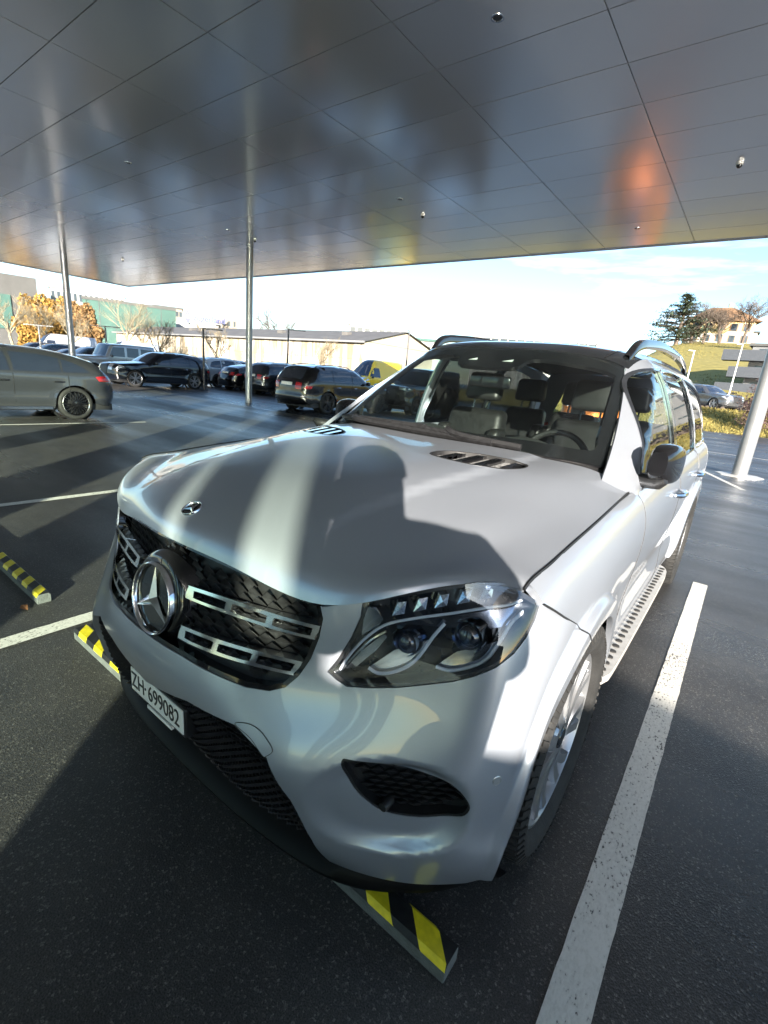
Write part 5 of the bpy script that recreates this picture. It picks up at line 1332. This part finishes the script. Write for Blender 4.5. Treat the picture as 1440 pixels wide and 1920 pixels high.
# grass blades on the verge and slope (one mass)
V = []; F = []; rg = np.random.default_rng(3)
for k in range(26000):
    if k < 15000: x = rg.uniform(-12, 16); y = rg.uniform(33, 40)
    else: x = rg.uniform(-40, 30); y = rg.uniform(50, 125)
    z = float(hill_h(np.array(x), np.array(y))); hh = rg.uniform(.08, .22) * (.7 if y < 41 else .9); w_ = hh * .35; a = rg.uniform(0, 6.28); b = len(V)
    lx, ly = rg.normal(0, .08, 2)
    V += [(x - w_ * math.cos(a), y - w_ * math.sin(a), z - .02), (x + w_ * math.cos(a), y + w_ * math.sin(a), z - .02), (x + lx, y + ly, z + hh)]; F.append((b, b + 1, b + 2))
o = obj('grass', V, F, pmat('grass_blades', (.13, .11, .026), .9, scale=.7, col2=(.22, .175, .045))); tag(o, 'dry yellow grass growing on the verge and hillside', 'grass', kind='stuff')

# =================================================================== vegetation
M_bark = pmat('bark_grey', (.09, .07, .055), .9, var=.3, scale=6); M_barkp = pmat('bark_pale', (.17, .14, .09), .9, var=.25, scale=6)
def bare_tree(name, label, base, height, spread, seed, mat, levels=4, upright=.6, group=None, r0=None, kids=4, twigs=True):
    rg = random.Random(seed); root = empty(name, base, label=label, cat='tree', group=group)
    tr = MB(); cr_ = MB(); r0 = r0 or height * .018
    def grow(p, d, L_, r, lev):
        n = 3; pts = [p]; rs = [r]; q = p.copy(); dd = d.copy()
        for i in range(n):
            dd = (dd + Vector((rg.gauss(0, .14), rg.gauss(0, .14), rg.gauss(0, .08) + .06 * upright))).normalized(); q = q + dd * (L_ / n); pts.append(q.copy()); rs.append(r * (1 - .45 * (i + 1) / n))
        (tr if lev == 0 else cr_).tube(pts, rs, 6 if lev < 1 else 4 if lev < 2 else 3, False)
        if lev >= levels: return
        k = kids + (2 if lev == 0 else 0) + rg.randint(0, 1)
        for i in range(k):
            t = rg.uniform(.35, 1.0) if lev else rg.uniform(.55, 1.0)
            j = min(int(t * n), n - 1); pp = pts[j].lerp(pts[j + 1], t * n - j)
            a = rg.uniform(0, 2 * math.pi); side = Vector((math.cos(a), math.sin(a), rg.uniform(.0, .5)))
            nd = (dd * upright + side * spread).normalized()
            grow(pp, nd, L_ * rg.uniform(.50, .72), max(r * rg.uniform(.38, .55), .008), lev + 1)
    grow(Vector((0, 0, 0)), Vector((0, 0, 1)), height * .42, r0, 0)
    tr.obj('trunk', mat, root, True); o = cr_.obj('crown', mat, root)
    return root
def leaf_mass(center, radii, n, size, rg, shell=.45):
    V = []; F = []
    for k in range(n):
        d = rg.normal(0, 1, 3); d /= np.linalg.norm(d); r = shell + (1 - shell) * rg.random() ** .6
        lump = 1 + .22 * math.sin(d[0] * 5 + center[0]) * math.sin(d[1] * 6 + 1) + .15 * math.sin(d[2] * 9 + center[1])
        p = np.array(center) + d * np.array(radii) * r * lump
        a = rg.normal(0, 1, 3); a /= np.linalg.norm(a); b_ = np.cross(a, rg.normal(0, 1, 3)); b_ /= np.linalg.norm(b_); s = size * rg.uniform(.6, 1.4); b = len(V)
        V += [tuple(p - a * s), tuple(p + b_ * s * .6), tuple(p + a * s), tuple(p - b_ * s * .6)]; F.append((b, b + 1, b + 2, b + 3))
    return V, F
G = lambda px, D: at(px, D=D)
def ground_at(px, D, z=0.0): p = G(px, D); return (float(p[0]), float(p[1]), z)
# golden hedge trees
M_gold = pmat('golden_leaf', (.16, .085, .015), .85, scale=1.5, col2=(.30, .18, .035))
M_gold2 = pmat('brown_leaf', (.15, .085, .03), .85, scale=1.5, col2=(.25, .15, .06))
for k, (px, D, wpx, top, mt, lb) in enumerate((((75, 620), 58, 36, 566, M_gold, 'golden beech hedge block left of the canopy column'), ((115, 620), 57, 30, 572, M_gold, 'golden beech shrub directly behind the leaning canopy column'), ((160, 625), 57, 28, 580, M_gold2, 'brownish leafy shrub between the column and the warehouse'))):
    b = ground_at(px, D); zt = G((px[0], top), D)[2]; rw = wpx * D * .8 / 887
    root = empty('golden_shrub', b, label=lb, cat='shrub', group='golden shrubs at the lot edge'); rg = np.random.default_rng(40 + k)
    Vl, Fl = leaf_mass((0, 0, zt * .52), (rw, rw, zt * .50), 9000, .16, rg, .55); obj('foliage', Vl, Fl, mt, root)
    mb = MB(); mb.tube([(0, 0, 0), (0, 0, zt * .5)], .12, 6); mb.obj('stem', M_bark, root)
M_palet = pmat('twig_pale', (.20, .17, .11), .9, var=.2, scale=5)
for px, D, top, sd_, lb, mt in (((25, 640), 50, 528, 11, 'pale bare tree at the left edge beside the golden hedge', M_palet), ((135, 650), 48, 575, 12, 'yellow twigged bare tree growing from behind the column', M_palet), ((85, 640), 53, 560, 16, 'bare pale tree in front of the golden hedge block', M_palet),
                           ((228, 620), 70, 548, 13, 'bare tree before the teal hall beside the warehouse roof', M_palet), ((520, 620), 95, 568, 14, 'single bare tree rising behind the warehouse roof', M_bark), ((268, 620), 72, 580, 15, 'low bare tree at the end of the teal hall', M_barkp)):
    b = ground_at(px, D); zt = float(G((px[0], top), D)[2]); bare_tree('bare_tree', lb, b, zt * 1.2, .62, sd_, mt, 4, .75, kids=4)
for k, (px, D, lb) in enumerate((((297, 690), 44, 'slim bare street tree by the warehouse behind the dark blue SUV'), ((414, 695), 44, 'slim bare street tree by the warehouse beside the lamp post'), ((604, 705), 46, 'slim bare street tree by the warehouse behind the black SUV'))):
    b = ground_at(px, D); bare_tree('street_tree', lb, b, 5.4, .55, 60 + k, M_barkp, 4, .85, 'street trees along the warehouse', kids=4)
# hill trees
def hz(x, y): return float(hill_h(np.array(x), np.array(y)))
for px, D, top, sd_, sp, lb in (((1318, 640), 128, 562, 21, .75, 'wide bare tree in front of the hilltop house'), ((1295, 645), 124, 560, 24, .75, 'bare tree beside the dark cedar on the hill'), ((1392, 640), 130, 556, 22, .85, 'spreading bare tree right of the hilltop house'), ((1350, 640), 127, 575, 25, .6, 'thin bare tree before the front of the hilltop house'), ((1450, 660), 105, 575, 23, .8, 'bare tree beyond the apartment block')):
    p = G(px, D); z0 = hz(p[0], p[1]); zt = float(G((px[0], top), D)[2]); bare_tree('bare_tree', lb, (float(p[0]), float(p[1]), z0 - .2), (zt - z0) * 1.3, sp, sd_, M_bark, 4, .65, kids=5, r0=.30)
p = G((1268, 640), 122); z0 = hz(p[0], p[1]); zt = float(G((1283, 552), 122)[2]); root = empty('cedar_tree', (float(p[0]), float(p[1]), z0), label='dark green layered cedar on top of the grassy hill', cat='tree')
Hc = zt - z0; rg = np.random.default_rng(5); Vc = []; Fc = []; mb = MB(); mb.tube([(0, 0, -.3), (.2, 0, Hc * .5), (.1, 0, Hc)], [.5, .3, .05], 7)
for lay in range(15):
    f = lay / 14; zz = Hc * (.10 + .88 * f); Rb = Hc * .72 * (1 - f) ** .8 + .6; nb = int(12 - 5 * f)
    for k in range(nb):
        a = rg.uniform(0, 6.283); L_ = Rb * rg.uniform(.6, 1.1); d = np.array([math.cos(a), math.sin(a), rg.uniform(-.12, .18)])
        mb.tube([(0.1, 0, zz), tuple(np.array([.1, 0, zz]) + d * L_)], [.09, .02], 4, False)
        for q in range(int(44 * (L_ / Rb))):
            t = rg.random() ** .7; c_ = np.array([.1, 0, zz]) + d * L_ * t + rg.normal(0, 1, 3) * np.array([.32, .32, .10]) * (.5 + t)
            s = rg.uniform(.24, .50); e = rg.normal(0, 1, 3) * [1, 1, .35]; e /= np.linalg.norm(e); h_ = np.cross(e, [0, 0, 1]); h_ /= max(np.linalg.norm(h_), 1e-6); b = len(Vc)
            Vc += [tuple(c_ - e * s), tuple(c_ + h_ * s * .4), tuple(c_ + e * s + [0, 0, -.08]), tuple(c_ - h_ * s * .4)]; Fc.append((b, b + 1, b + 2, b + 3))
mb.obj('trunk', M_bark, root, True); obj('crown', Vc, Fc, pmat('cedar_needles', (.035, .06, .045), .9, scale=.6, col2=(.075, .095, .05)), root)
# dark hedge along the road and purple bush
root = empty('road_hedge', (0, 48.4, 0), label='low dark hedge at the foot of the hill behind the passing SUV', cat='hedge'); rg = np.random.default_rng(9); Vc = []; Fc = []
for k in range(14):
    v_, f_ = leaf_mass((-12 + k * 1.9, 0, hz(-12 + k * 1.9, 48.4) + .55), (1.3, .5, .75), 420, .12, rg, .3); n = len(Vc); Vc += v_; Fc += [tuple(i + n for i in f) for f in f_]
obj('foliage', Vc, Fc, pmat('dark_leaf', (.018, .016, .018), .9, var=.4, scale=3), root)
mb = MB(); mb.box(-12, 14, -.2, .2, .4, 1.9); mb.obj('branches', M_bark, root)
p = at((1440, 735), D=36); z0 = hz(p[0], p[1]); root = empty('purple_bush', (float(p[0]), float(p[1]), z0 - .1), label='purplish twiggy bush beside the raised road behind the near column', cat='shrub')
Vc, Fc = leaf_mass((0, 0, 1.5), (1.2, 1.1, 1.5), 6500, .045, rg, .2); obj('foliage', Vc, Fc, pmat('purple_twig', (.045, .026, .028), .9, scale=4, col2=(.10, .06, .055)), root); mb = MB(); mb.tube([(0, 0, 0), (.1, 0, 1.6)], [.09, .04], 6); mb.obj('stem', M_bark, root)

# =================================================================== buildings
M_conc = pmat('pale_concrete', (.33, .30, .24), .9, var=.12, scale=.5, bump=.2); M_roof = pmat('slate_roof', (.10, .095, .09), .8, var=.12, scale=.8)
M_win = pmat('far_window', (.03, .04, .05), .1, var=.3, scale=.7, coat=.4); M_wframe = pmat('window_frame_white', (.34, .33, .31), .6, var=.05)
def wh_mat():
    mt, nt, b = nodes_of('corrugated_wall'); L = nt.links; N = nt.nodes
    tc = N.new('ShaderNodeTexCoord'); w_ = N.new('ShaderNodeTexNoise'); mp = N.new('ShaderNodeMapping'); mp.inputs['Scale'].default_value = (1.2, 1, .18)
    L.new(tc.outputs['Object'], mp.inputs['Vector']); L.new(mp.outputs[0], w_.inputs['Vector']); w_.inputs['Scale'].default_value = 1.5; w_.inputs['Detail'].default_value = 6
    r = N.new('ShaderNodeValToRGB'); r.color_ramp.elements[0].position = .40; r.color_ramp.elements[0].color = (.19, .155, .10, 1); r.color_ramp.elements[1].position = .56; r.color_ramp.elements[1].color = (.36, .32, .26, 1)
    L.new(w_.outputs['Fac'], r.inputs['Fac']); L.new(r.outputs[0], b.inputs['Base Color']); b.inputs['Roughness'].default_value = .8
    return mt
M_wh = wh_mat()
wh = empty('warehouse', (-63, 47, 0), label='long pale warehouse with low dark pitched roof behind the parked cars', cat='building')
x0, x1 = -92 + 63, -34 + 63
# wall of ribbed sheets
bay = (x1 - x0) / 20
for k in range(20):
    V = []; F = []; nr = 14; a = x0 + k * bay
    for i in range(nr * 4 + 1):
        xx = a + bay * i / (nr * 4) * .995; yy = -7 - (.05 if (i % 4) in (1, 2) else 0)
        V += [(xx, yy, 0), (xx, yy, 3.0), (xx, yy, 3.04), (xx, yy, 4.95)]
        if i: q = 4 * i; F += [(q - 4, q, q + 1, q - 3), (q - 2, q + 2, q + 3, q - 1)]
    obj('wall_panel', V, F, M_wh, wh)
mb = MB(); mb.box(x0, x1, -6.95, 6.9, 0, 4.94); mb.put([(x1, -6.95, 4.9), (x1, 6.95, 4.9), (x1, 0.4, 6.62), (x0, -6.95, 4.9), (x0, 6.95, 4.9), (x0, .4, 6.62)], [(0, 1, 2), (3, 5, 4)]); mb.obj('wall', M_conc, wh)
mb = MB(); mb.put([(x0 - .5, -7.5, 4.86), (x1 + .4, -7.5, 4.86), (x1 + .4, .4, 6.72), (x0 - .5, .4, 6.72), (x0 - .5, 7.6, 4.86), (x1 + .4, 7.6, 4.86)], [(0, 1, 2, 3), (3, 2, 5, 4)]); rf = mb.obj('roof', M_roof, wh)
mb = MB(); mb.box(x0 - .5, x1 + .4, -7.62, -7.48, 4.72, 4.92); mb.obj('gutter', pmat('gutter_grey', (.2, .2, .2), .5, var=.1), rf)
for k, xx in enumerate((-28, -12, 10, 22)):
    mb = MB(); mb.box(xx, xx + .9, -3.2, -2.4, 5.75, 6.25); mb.obj('roof_hatch', M_roof, rf)
def facing(px, D, z=0.0):
    p = G(px, D); return (float(p[0]), float(p[1]), z), math.atan2(p[1] - CAM[1], p[0] - CAM[0]) - math.pi / 2
def block(name, label, px0, px1, ytop, D, depth, mat, rows_=(), roofmat=None, ybot=None, z0=0.0, wcol=None, cat='building', wmat=None, parent=None, inset_=.12):
    """box building whose front faces the lot; rows_: (y fraction low, high, count, width fraction)"""
    pc = ((px0 + px1) / 2, ytop); loc, rz = facing(pc, D, z0)
    a = G((px0, ytop), D); b = G((px1, ytop), D); W_ = float(np.hypot(a[0] - b[0], a[1] - b[1])); Ht = float(G(pc, D)[2]) - z0
    root = empty(name, loc, rz, label, cat); mb = MB(); mb.box(-W_ / 2, W_ / 2, 0, depth, 0, Ht); mb.obj('wall', mat, root)
    if roofmat: mb = MB(); mb.box(-W_ / 2 - .3, W_ / 2 + .3, -.3, depth + .3, Ht, Ht + .35); mb.obj('roof', roofmat, root)
    for f0, f1, n, wf in rows_:
        for k in range(n):
            c = -W_ / 2 + W_ * (k + .5) / n; hw = W_ / n * wf / 2
            mb = MB(); mb.box(c - hw, c + hw, -.03, .05, Ht * f0, Ht * f1); wn_ = mb.obj('window', wmat or M_win, root)
    return root, W_, Ht
M_dgrey = pmat('dark_cladding', (.055, .056, .054), .8, var=.1, scale=.6); M_teal = pmat('teal_cladding', (.018, .065, .052), .7, var=.12, scale=.5); M_wbld = pmat('white_render', (.30, .295, .28), .85, var=.06, scale=.4); M_beige = pmat('beige_render', (.22, .19, .15), .9, var=.1, scale=.4)
r_, W_, Ht = block('grey_block', 'tall dark grey industrial block behind the pale bare tree', -60, 68, 512, 105, 25, M_dgrey)
mb = MB(); mb.box(-W_ / 2, -W_ / 2 + W_ * .58, -.25, 0, Ht * .30, Ht * .74); mb.obj('teal_panel', M_teal, r_)
r_, W_, Ht = block('frame_building', 'white framed rooftop building with a row of openings behind the column', 96, 235, 548, 120, 14, M_wbld, rows_=((.84, .95, 14, .55),), roofmat=M_wbld)
r_, W_, Ht = block('teal_hall', 'low teal clad hall behind the warehouse roof', 158, 332, 572, 112, 20, M_teal, rows_=())
mb = MB(); mb.box(-W_ / 2 - .1, W_ / 2 + .1, -.15, 20, Ht, Ht + .5); mb.obj('roof', M_dgrey, r_)
for k in range(5): mb = MB(); mb.box(-W_ / 2 + W_ * (k + 1) / 6 - .06, -W_ / 2 + W_ * (k + 1) / 6 + .06, -.08, 0, 0, Ht); mb.obj('cladding_joint', M_dgrey, r_)
block('office_block', 'grey rooftop office with ribbon windows beyond the teal hall', 288, 342, 577, 150, 14, M_beige, rows_=((.86, .95, 8, .8),), roofmat=M_dgrey)
block('beige_block', 'beige rooftop block right of the blue lettering', 404, 445, 596, 140, 14, M_beige, rows_=((.84, .94, 4, .4),))
r_, W_, Ht = block('sign_building', 'white low shopping hall under the blue rooftop lettering', 330, 410, 607, 138, 20, M_wbld)
loc, rz = facing((380, 600), 137); zz = float(G((380, 598), 137)[2])
sg = empty('rooftop_sign', (loc[0], loc[1], 0), rz, 'blue rooftop lettering with triangle logo reading zugerland', 'sign')
M_blue = pmat('sign_blue', (.004, .012, .10), .4, var=.08)
me = text_mesh('lettering', 'zugerland', 2.0, M_blue, .12, bold=.05)
for v_ in me.vertices: v_.co = Vector((v_.co.x + 1.6, -v_.co.z, v_.co.y + zz))
add('lettering', me, sg)
wd = max(v_.co.x for v_ in me.vertices) - min(v_.co.x for v_ in me.vertices); lx = min(v_.co.x for v_ in me.vertices) - 1.2
mb = MB(); mb.prism([(lx - .8, zz + .1), (lx + .7, zz + .1), (lx + 0.05, zz + 1.9)], -.1, .1, 'y'); mb.prism([(lx - .8, zz - .1), (lx + .05, zz - 1.5), (lx + .8, zz - .4)], -.1, .1, 'y'); mb.obj('logo', M_blue, sg)
mb = MB(); mb.prism([(lx - .4, zz + .25), (lx + .3, zz + .25), (lx - .02, zz + .8)], -.16, -.11, 'y'); mb.obj('logo_notch', M_wbld, sg)
mb = MB(); mb.box(-1.6, 4.6, .2, .3, zz - .9, zz - .75)
for k in range(4): mb.box(-1.6 + k * 2.0, -1.5 + k * 2.0, .2, .3, zz - 3.0, zz - .2)
mb.obj('sign_frame', M_wframe, sg)
block('green_shed', 'small green roofed shed beside the warehouse gable', 772, 822, 640, 75, 8, M_wbld, rows_=((.72, .9, 8, .5),), roofmat=M_teal)
r_, W_, Ht = block('roof_garden_building', 'white flat building with planted roof frame above the warehouse ridge', 655, 765, 613, 110, 12, M_wbld, rows_=((.88, .96, 8, .7),), roofmat=M_wbld)
r_, W_, Ht = block('long_building', 'long white multi-storey building behind the roof of the silver SUV', 885, 1118, 636, 140, 16, M_wbld, rows_=((.62, .82, 14, .8), (.86, .97, 14, .8)), roofmat=pmat('metal_roof', (.33, .33, .34), .6, var=.05))
for k in range(15): mb = MB(); mb.box(-W_ / 2 + W_ * k / 14 - .12, -W_ / 2 + W_ * k / 14 + .12, -.6, -.05, 0, Ht); mb.obj('facade_fin', M_wframe, r_)
# containers by the gable
for k, (px, lb) in enumerate((((708, 700), 'pale blue site container by the warehouse gable'), ((722, 700), 'pale blue site container behind the yellow van'))):
    loc, rz = facing(px, 55 + k * 3); c = empty('site_container', loc, rz, lb, 'container', 'pale blue containers'); M_cb = pmat('container_blue', (.18, .42, .58), .5, var=.08)
    mb = MB(); mb.box(-1.6, 1.6, 0, 2.4, .1, 2.7); mb.obj('box', M_cb, c)
    mb = MB()
    for i in range(16): mb.box(-1.55 + i * .2, -1.47 + i * .2, -.04, 0, .2, 2.6)
    rb_ = mb.obj('ribs', M_cb, c)
    for sx in (-1.58, 1.5): mb = MB(); mb.box(sx, sx + .08, -.06, .02, .0, 2.75); mb.obj('corner_post', M_cb, c)
# hilltop house
p = G((1346, 640), 136); z0 = hz(p[0], p[1]) - .3; rz = math.atan2(p[1] - CAM[1], p[0] - CAM[0]) - math.pi / 2 + .15
hs_ = empty('hill_house', (float(p[0]), float(p[1]), z0), rz, 'cream house with brown hipped roof on top of the hill', 'house')
mb = MB(); mb.box(-6.2, 6.2, 0, 9, 0, 5.0); mb.obj('wall', pmat('cream_render', (.42, .32, .17), .9, var=.06), hs_)
mb = MB(); mb.box(-6.25, 6.25, -.06, -.001, 0, 2.2); mb.obj('ground_floor', M_wframe, hs_)
mb = MB(); mb.put([(-7.2, -1, 4.9), (7.2, -1, 4.9), (7.2, 10, 4.9), (-7.2, 10, 4.9), (-2.2, 3.5, 8.2), (2.2, 3.5, 8.2), (2.2, 5.5, 8.2), (-2.2, 5.5, 8.2)], [(0, 1, 5, 4), (1, 2, 6, 5), (2, 3, 7, 6), (3, 0, 4, 7), (4, 5, 6, 7), (3, 2, 1, 0)]); rf = mb.obj('roof', pmat('brown_tiles', (.16, .09, .045), .85, var=.2, scale=1.5), hs_)
mb = MB(); mb.box(1.0, 1.8, 4, 4.8, 7.5, 9.3); mb.obj('chimney', M_beige, rf)
for k in range(5):
    for z1 in (.5, 2.9):
        mb = MB(); mb.box(-5.4 + k * 2.4, -4.3 + k * 2.4, -.12, -.05, z1, z1 + 1.5); wv = mb.obj('window', M_win, hs_)
        
        for xa in (-5.6, -4.28): mb = MB(); mb.box(xa + k * 2.4, xa + .18 + k * 2.4, -.14, -.05, z1, z1 + 1.5); mb.obj('shutter', pmat('shutter_brown', (.2, .12, .07), .8, var=.1), wv)
loc, rz = facing((1392, 632), 138, 0); pz = hz(loc[0], loc[1]); sh = empty('garden_shed', (loc[0], loc[1], pz), rz, 'small white outbuilding right of the hilltop house', 'building')
mb = MB(); mb.box(-2.6, 2.6, 0, 4, -.5, 2.3); mb.obj('wall', M_wbld, sh); mb = MB(); mb.box(-3.0, 3.0, -.4, 4.4, 2.3, 2.6); mb.obj('roof', M_dgrey, sh)
# apartment block at the right edge
p = G((1474, 700), 62); z0 = hz(p[0], p[1]) - .5; ap = empty('apartment_block', (float(p[0]), float(p[1]), z0), rad(-4), 'modern dark grey apartment block with stepped balconies at the hill foot', 'building')
M_ap = pmat('apartment_grey', (.12, .125, .13), .85, var=.08, scale=.6)
ztop = float(G((1400, 648), 62)[2]) - z0
mb = MB(); mb.box(-3.2, 14, 0, 12, 0, ztop); mb.obj('wall', M_ap, ap)
mb = MB(); mb.box(-3.5, 14.3, -.3, 12.3, ztop, ztop + .25); mb.obj('roof', M_dgrey, ap)
for f_ in range(3):
    zz = ztop * (f_ + .12) / 3
    mb = MB(); mb.box(-4.6 - .8 * ((f_ + 1) % 2), 2.5, -1.6, .0, zz - .1, zz + .9); mb.obj('balcony', pmat('balcony_dark', (.05, .055, .065), .4, var=.1), ap)
    for k in range(4): mb = MB(); mb.box(-2.6 + k * 2.6, -1.0 + k * 2.6, -.04, .02, zz + .95, zz + ztop / 3 - .45); mb.obj('window', M_win if k != 1 else M_wframe, ap)

# =================================================================== lamp posts
M_post = pmat('post_dark', (.07, .07, .075), .5, .5, var=.1); M_postw = pmat('post_pale', (.6, .58, .54), .5, var=.06)
rr_ = Vector((.79, .61, 0))
def lamp_post(x, y, zt, arms, label, mat, L_=1.0, z0=0.0):
    root = empty('lamp_post', (x, y, z0), label=label, cat='lamp post', group='parking lot lamp posts'); mb = MB(); mb.tube([(0, 0, 0), (0, 0, zt)], [.06, .045], 10); mb.obj('post', mat, root, True)
    for a in arms: d = rr_ * a * L_; mb = MB(); mb.bar((0, 0, zt - .03), (d.x, d.y, zt - .03 ), .11, .05); mb.obj('lamp_arm', mat, root)
    mb = MB(); mb.box(-.12, .12, -.12, .12, 0, .02); mb.obj('base_plate', mat, root)
def lp_at(px_base_x, py_top, D, arms, label, mat, L_=1.0):
    p = G((px_base_x, py_top), D); lamp_post(float(p[0]), float(p[1]), float(p[2]), arms, label, mat, L_)
lp_at(381, 615, 26.6, (1,), 'slim dark lamp post with one arm beside the dark blue SUV', M_post, .95)
lp_at(541, 617, 30, (1,), 'slim dark lamp post with one arm beside the black SUV', M_post, 1.0)
lp_at(768, 618, 33, (1,), 'slim dark lamp post with one arm in front of the warehouse gable', M_post, 1.0)
lp_at(197, 611, 36, (-.9, .9), 'dark lamp post with two arms above the silver offroader', M_post, 1.0)
lp_at(72, 609, 38, (-.9, .9), 'pale lamp post with two arms in front of the golden hedge', M_postw, 1.0)
for px0, ytop, D, lb in ((1302, 657, 44, 'pale lamp post standing against the grass hill'), (1393, 645, 46, 'pale lamp post before the apartment block')):
    p = G((px0, ytop), D); zb = hz(p[0], p[1]); lamp_post(float(p[0]), float(p[1]), float(p[2]) - zb, (-.45,), lb, M_postw, 1.0, zb)
# fallen leaf by the neighbouring wheel stop
p = at((45, 1141), z=0); mb = MB(); mb.put([(-.045, 0, .006), (-.01, .022, .014), (.05, .004, .008), (0, -.02, .010)], [(0, 3, 2, 1)]); lf = mb.obj('fallen_leaf', pmat('leaf_brown', (.30, .13, .05), .8, var=.2), None, loc=(float(p[0]), float(p[1]), 0)); tag(lf, 'brown fallen leaf on the asphalt beside the wheel stop', 'leaf')

# =================================================================== the photographer (his shadow falls on the hood)
fw = Vector((-.594, .805, 0)); rt = Vector((.805, .594, 0)); pb = Vector((CAM[0], CAM[1], 0)) - fw * .40 + rt * .145
def L3(r, f, z): return pb + rt * r + fw * f + Vector((0, 0, z))
J = dict(pel=(.085, 0, .93), bel=(.09, .01, 1.06), che=(.065, .0, 1.26), nec=(-.02, .02, 1.43), hea=(-.05, .06, 1.55), top=(-.05, .06, 1.64),
         sl=(-.10, 0, 1.37), el=(-.165, .08, 1.12), wl=(-.155, .33, 1.33), sr=(.21, 0, 1.37), er=(.27, .08, 1.12), wr=(-.02, .33, 1.34),
         hl=(-.09, 0, .88), kl=(-.11, .03, .48), al=(-.12, -.02, .08), tl=(-.13, .15, .035), hr=(.10, 0, .88), kr=(.12, .03, .48), ar=(.12, -.02, .08), tr=(.13, .15, .035), hl2=(-.155, .37, 1.37), hr2=(-.04, .37, 1.38))
Rj = dict(pel=(.18, .13), bel=(.175, .13), che=(.185, .13), nec=(.062, .062), hea=(.088, .10), top=(.075, .085), sl=(.075, .075), el=(.055, .055), wl=(.036, .036), sr=(.075, .075), er=(.055, .055), wr=(.036, .036),
          hl=(.10, .10), kl=(.07, .07), al=(.048, .048), tl=(.042, .042), hr=(.10, .10), kr=(.07, .07), ar=(.048, .048), tr=(.042, .042), hl2=(.04, .03), hr2=(.04, .03))
names = list(J); E_ = [('pel', 'bel'), ('bel', 'che'), ('che', 'nec'), ('nec', 'hea'), ('hea', 'top'), ('che', 'sl'), ('sl', 'el'), ('el', 'wl'), ('wl', 'hl2'), ('che', 'sr'), ('sr', 'er'), ('er', 'wr'), ('wr', 'hr2'), ('pel', 'hl'), ('hl', 'kl'), ('kl', 'al'), ('al', 'tl'), ('pel', 'hr'), ('hr', 'kr'), ('kr', 'ar'), ('ar', 'tr')]
me = bpy.data.meshes.new('body'); me.from_pydata([tuple(L3(*J[n])) for n in names], [(names.index(a), names.index(b)) for a, b in E_], [])
po = bpy.data.objects.new('person_tmp', me); COL.objects.link(po)
md = po.modifiers.new('skin', 'SKIN')
for i, n in enumerate(names):
    sv = me.skin_vertices[0].data[i]; sv.radius = Rj[n]; sv.use_root = (n == 'pel')
po.modifiers.new('sub', 'SUBSURF').levels = 2; po.modifiers['sub'].render_levels = 2
dg = bpy.context.evaluated_depsgraph_get(); dg.update(); pm_ = bpy.data.meshes.new_from_object(po.evaluated_get(dg)); bpy.data.objects.remove(po)
M_jack = pmat('dark_jacket', (.02, .022, .03), .8, var=.2, scale=20); M_trou = pmat('blue_trousers', (.03, .04, .07), .85, var=.2, scale=30); M_skin = pmat('skin', (.45, .27, .19), .55, var=.06, scale=30); M_hair = pmat('hair_dark', (.02, .014, .01), .6, var=.3, scale=80)
pm_.materials.clear()
for m_ in (M_jack, M_trou, M_skin, M_tblk): pm_.materials.append(m_)
for pl_ in pm_.polygons:
    c_ = pl_.center; z = c_.z; lf_ = (c_ - pb).dot(fw)
    pl_.material_index = 3 if z < .10 else 1 if z < .92 else 2 if (z > 1.45 or lf_ > .31) else 0
    pl_.use_smooth = True
per = empty('person', tuple(pb), label='person in dark jacket and blue trousers holding up a phone to photograph the silver SUV', cat='person')
bo = add('body', pm_, per, loc=tuple(-pb))
hc = L3(-.05, .06, 1.60) - pb; mb = MB(); mb.lathe([(-.03, .104), (.02, .106), (.06, .092), (.085, .055), (.092, .0005)], 18, 'z', tuple(hc - fw * .02)); mb.obj('hair', M_hair, per, True)
cd = Vector(tuple(ROT[:, 2])); cu_ = -Vector(tuple(ROT[:, 1])); crr = Vector(tuple(ROT[:, 0])); pc_ = Vector(CAM) - cd * .022 - cu_ * .045
ph = MB(); V = []
for a in (-1, 1):
    for b, c in ((-1, -1), (1, -1), (1, 1), (-1, 1)): V.append(pc_ + cd * (a * .004) + crr * (b * .037) + cu_ * (c * .078))
ph.put(V, [(3, 2, 1, 0), (4, 5, 6, 7), (0, 1, 5, 4), (1, 2, 6, 5), (2, 3, 7, 6), (3, 0, 4, 7)]); po_ = ph.obj('smartphone', M_gloss); tag(po_, 'thin black smartphone held up by the person', 'phone')
mb = MB()
for k, (s, hand) in enumerate(((-1, 'hl2'), (1, 'hr2'))):
    h0 = L3(*J[hand])
    for j in range(4):
        tip = pc_ - cd * .010 + crr * (s * .036) + cu_ * (.045 - .024 * j); mid = (h0 + tip) / 2 + crr * (s * .035) + cu_ * (.01 - .008 * j)
        mb.tube([h0, mid, tip], [.0135, .013, .010], 6)
    mb.tube([h0, h0 + crr * (-s * .02) + cd * .01 + cu_ * .02, pc_ - cd * .012 + crr * (s * .022) - cu_ * .03], [.012, .010, .008], 6)
mb.V = [tuple(Vector(v_) - pb) for v_ in mb.V]; mb.obj('fingers', M_skin, per, True)
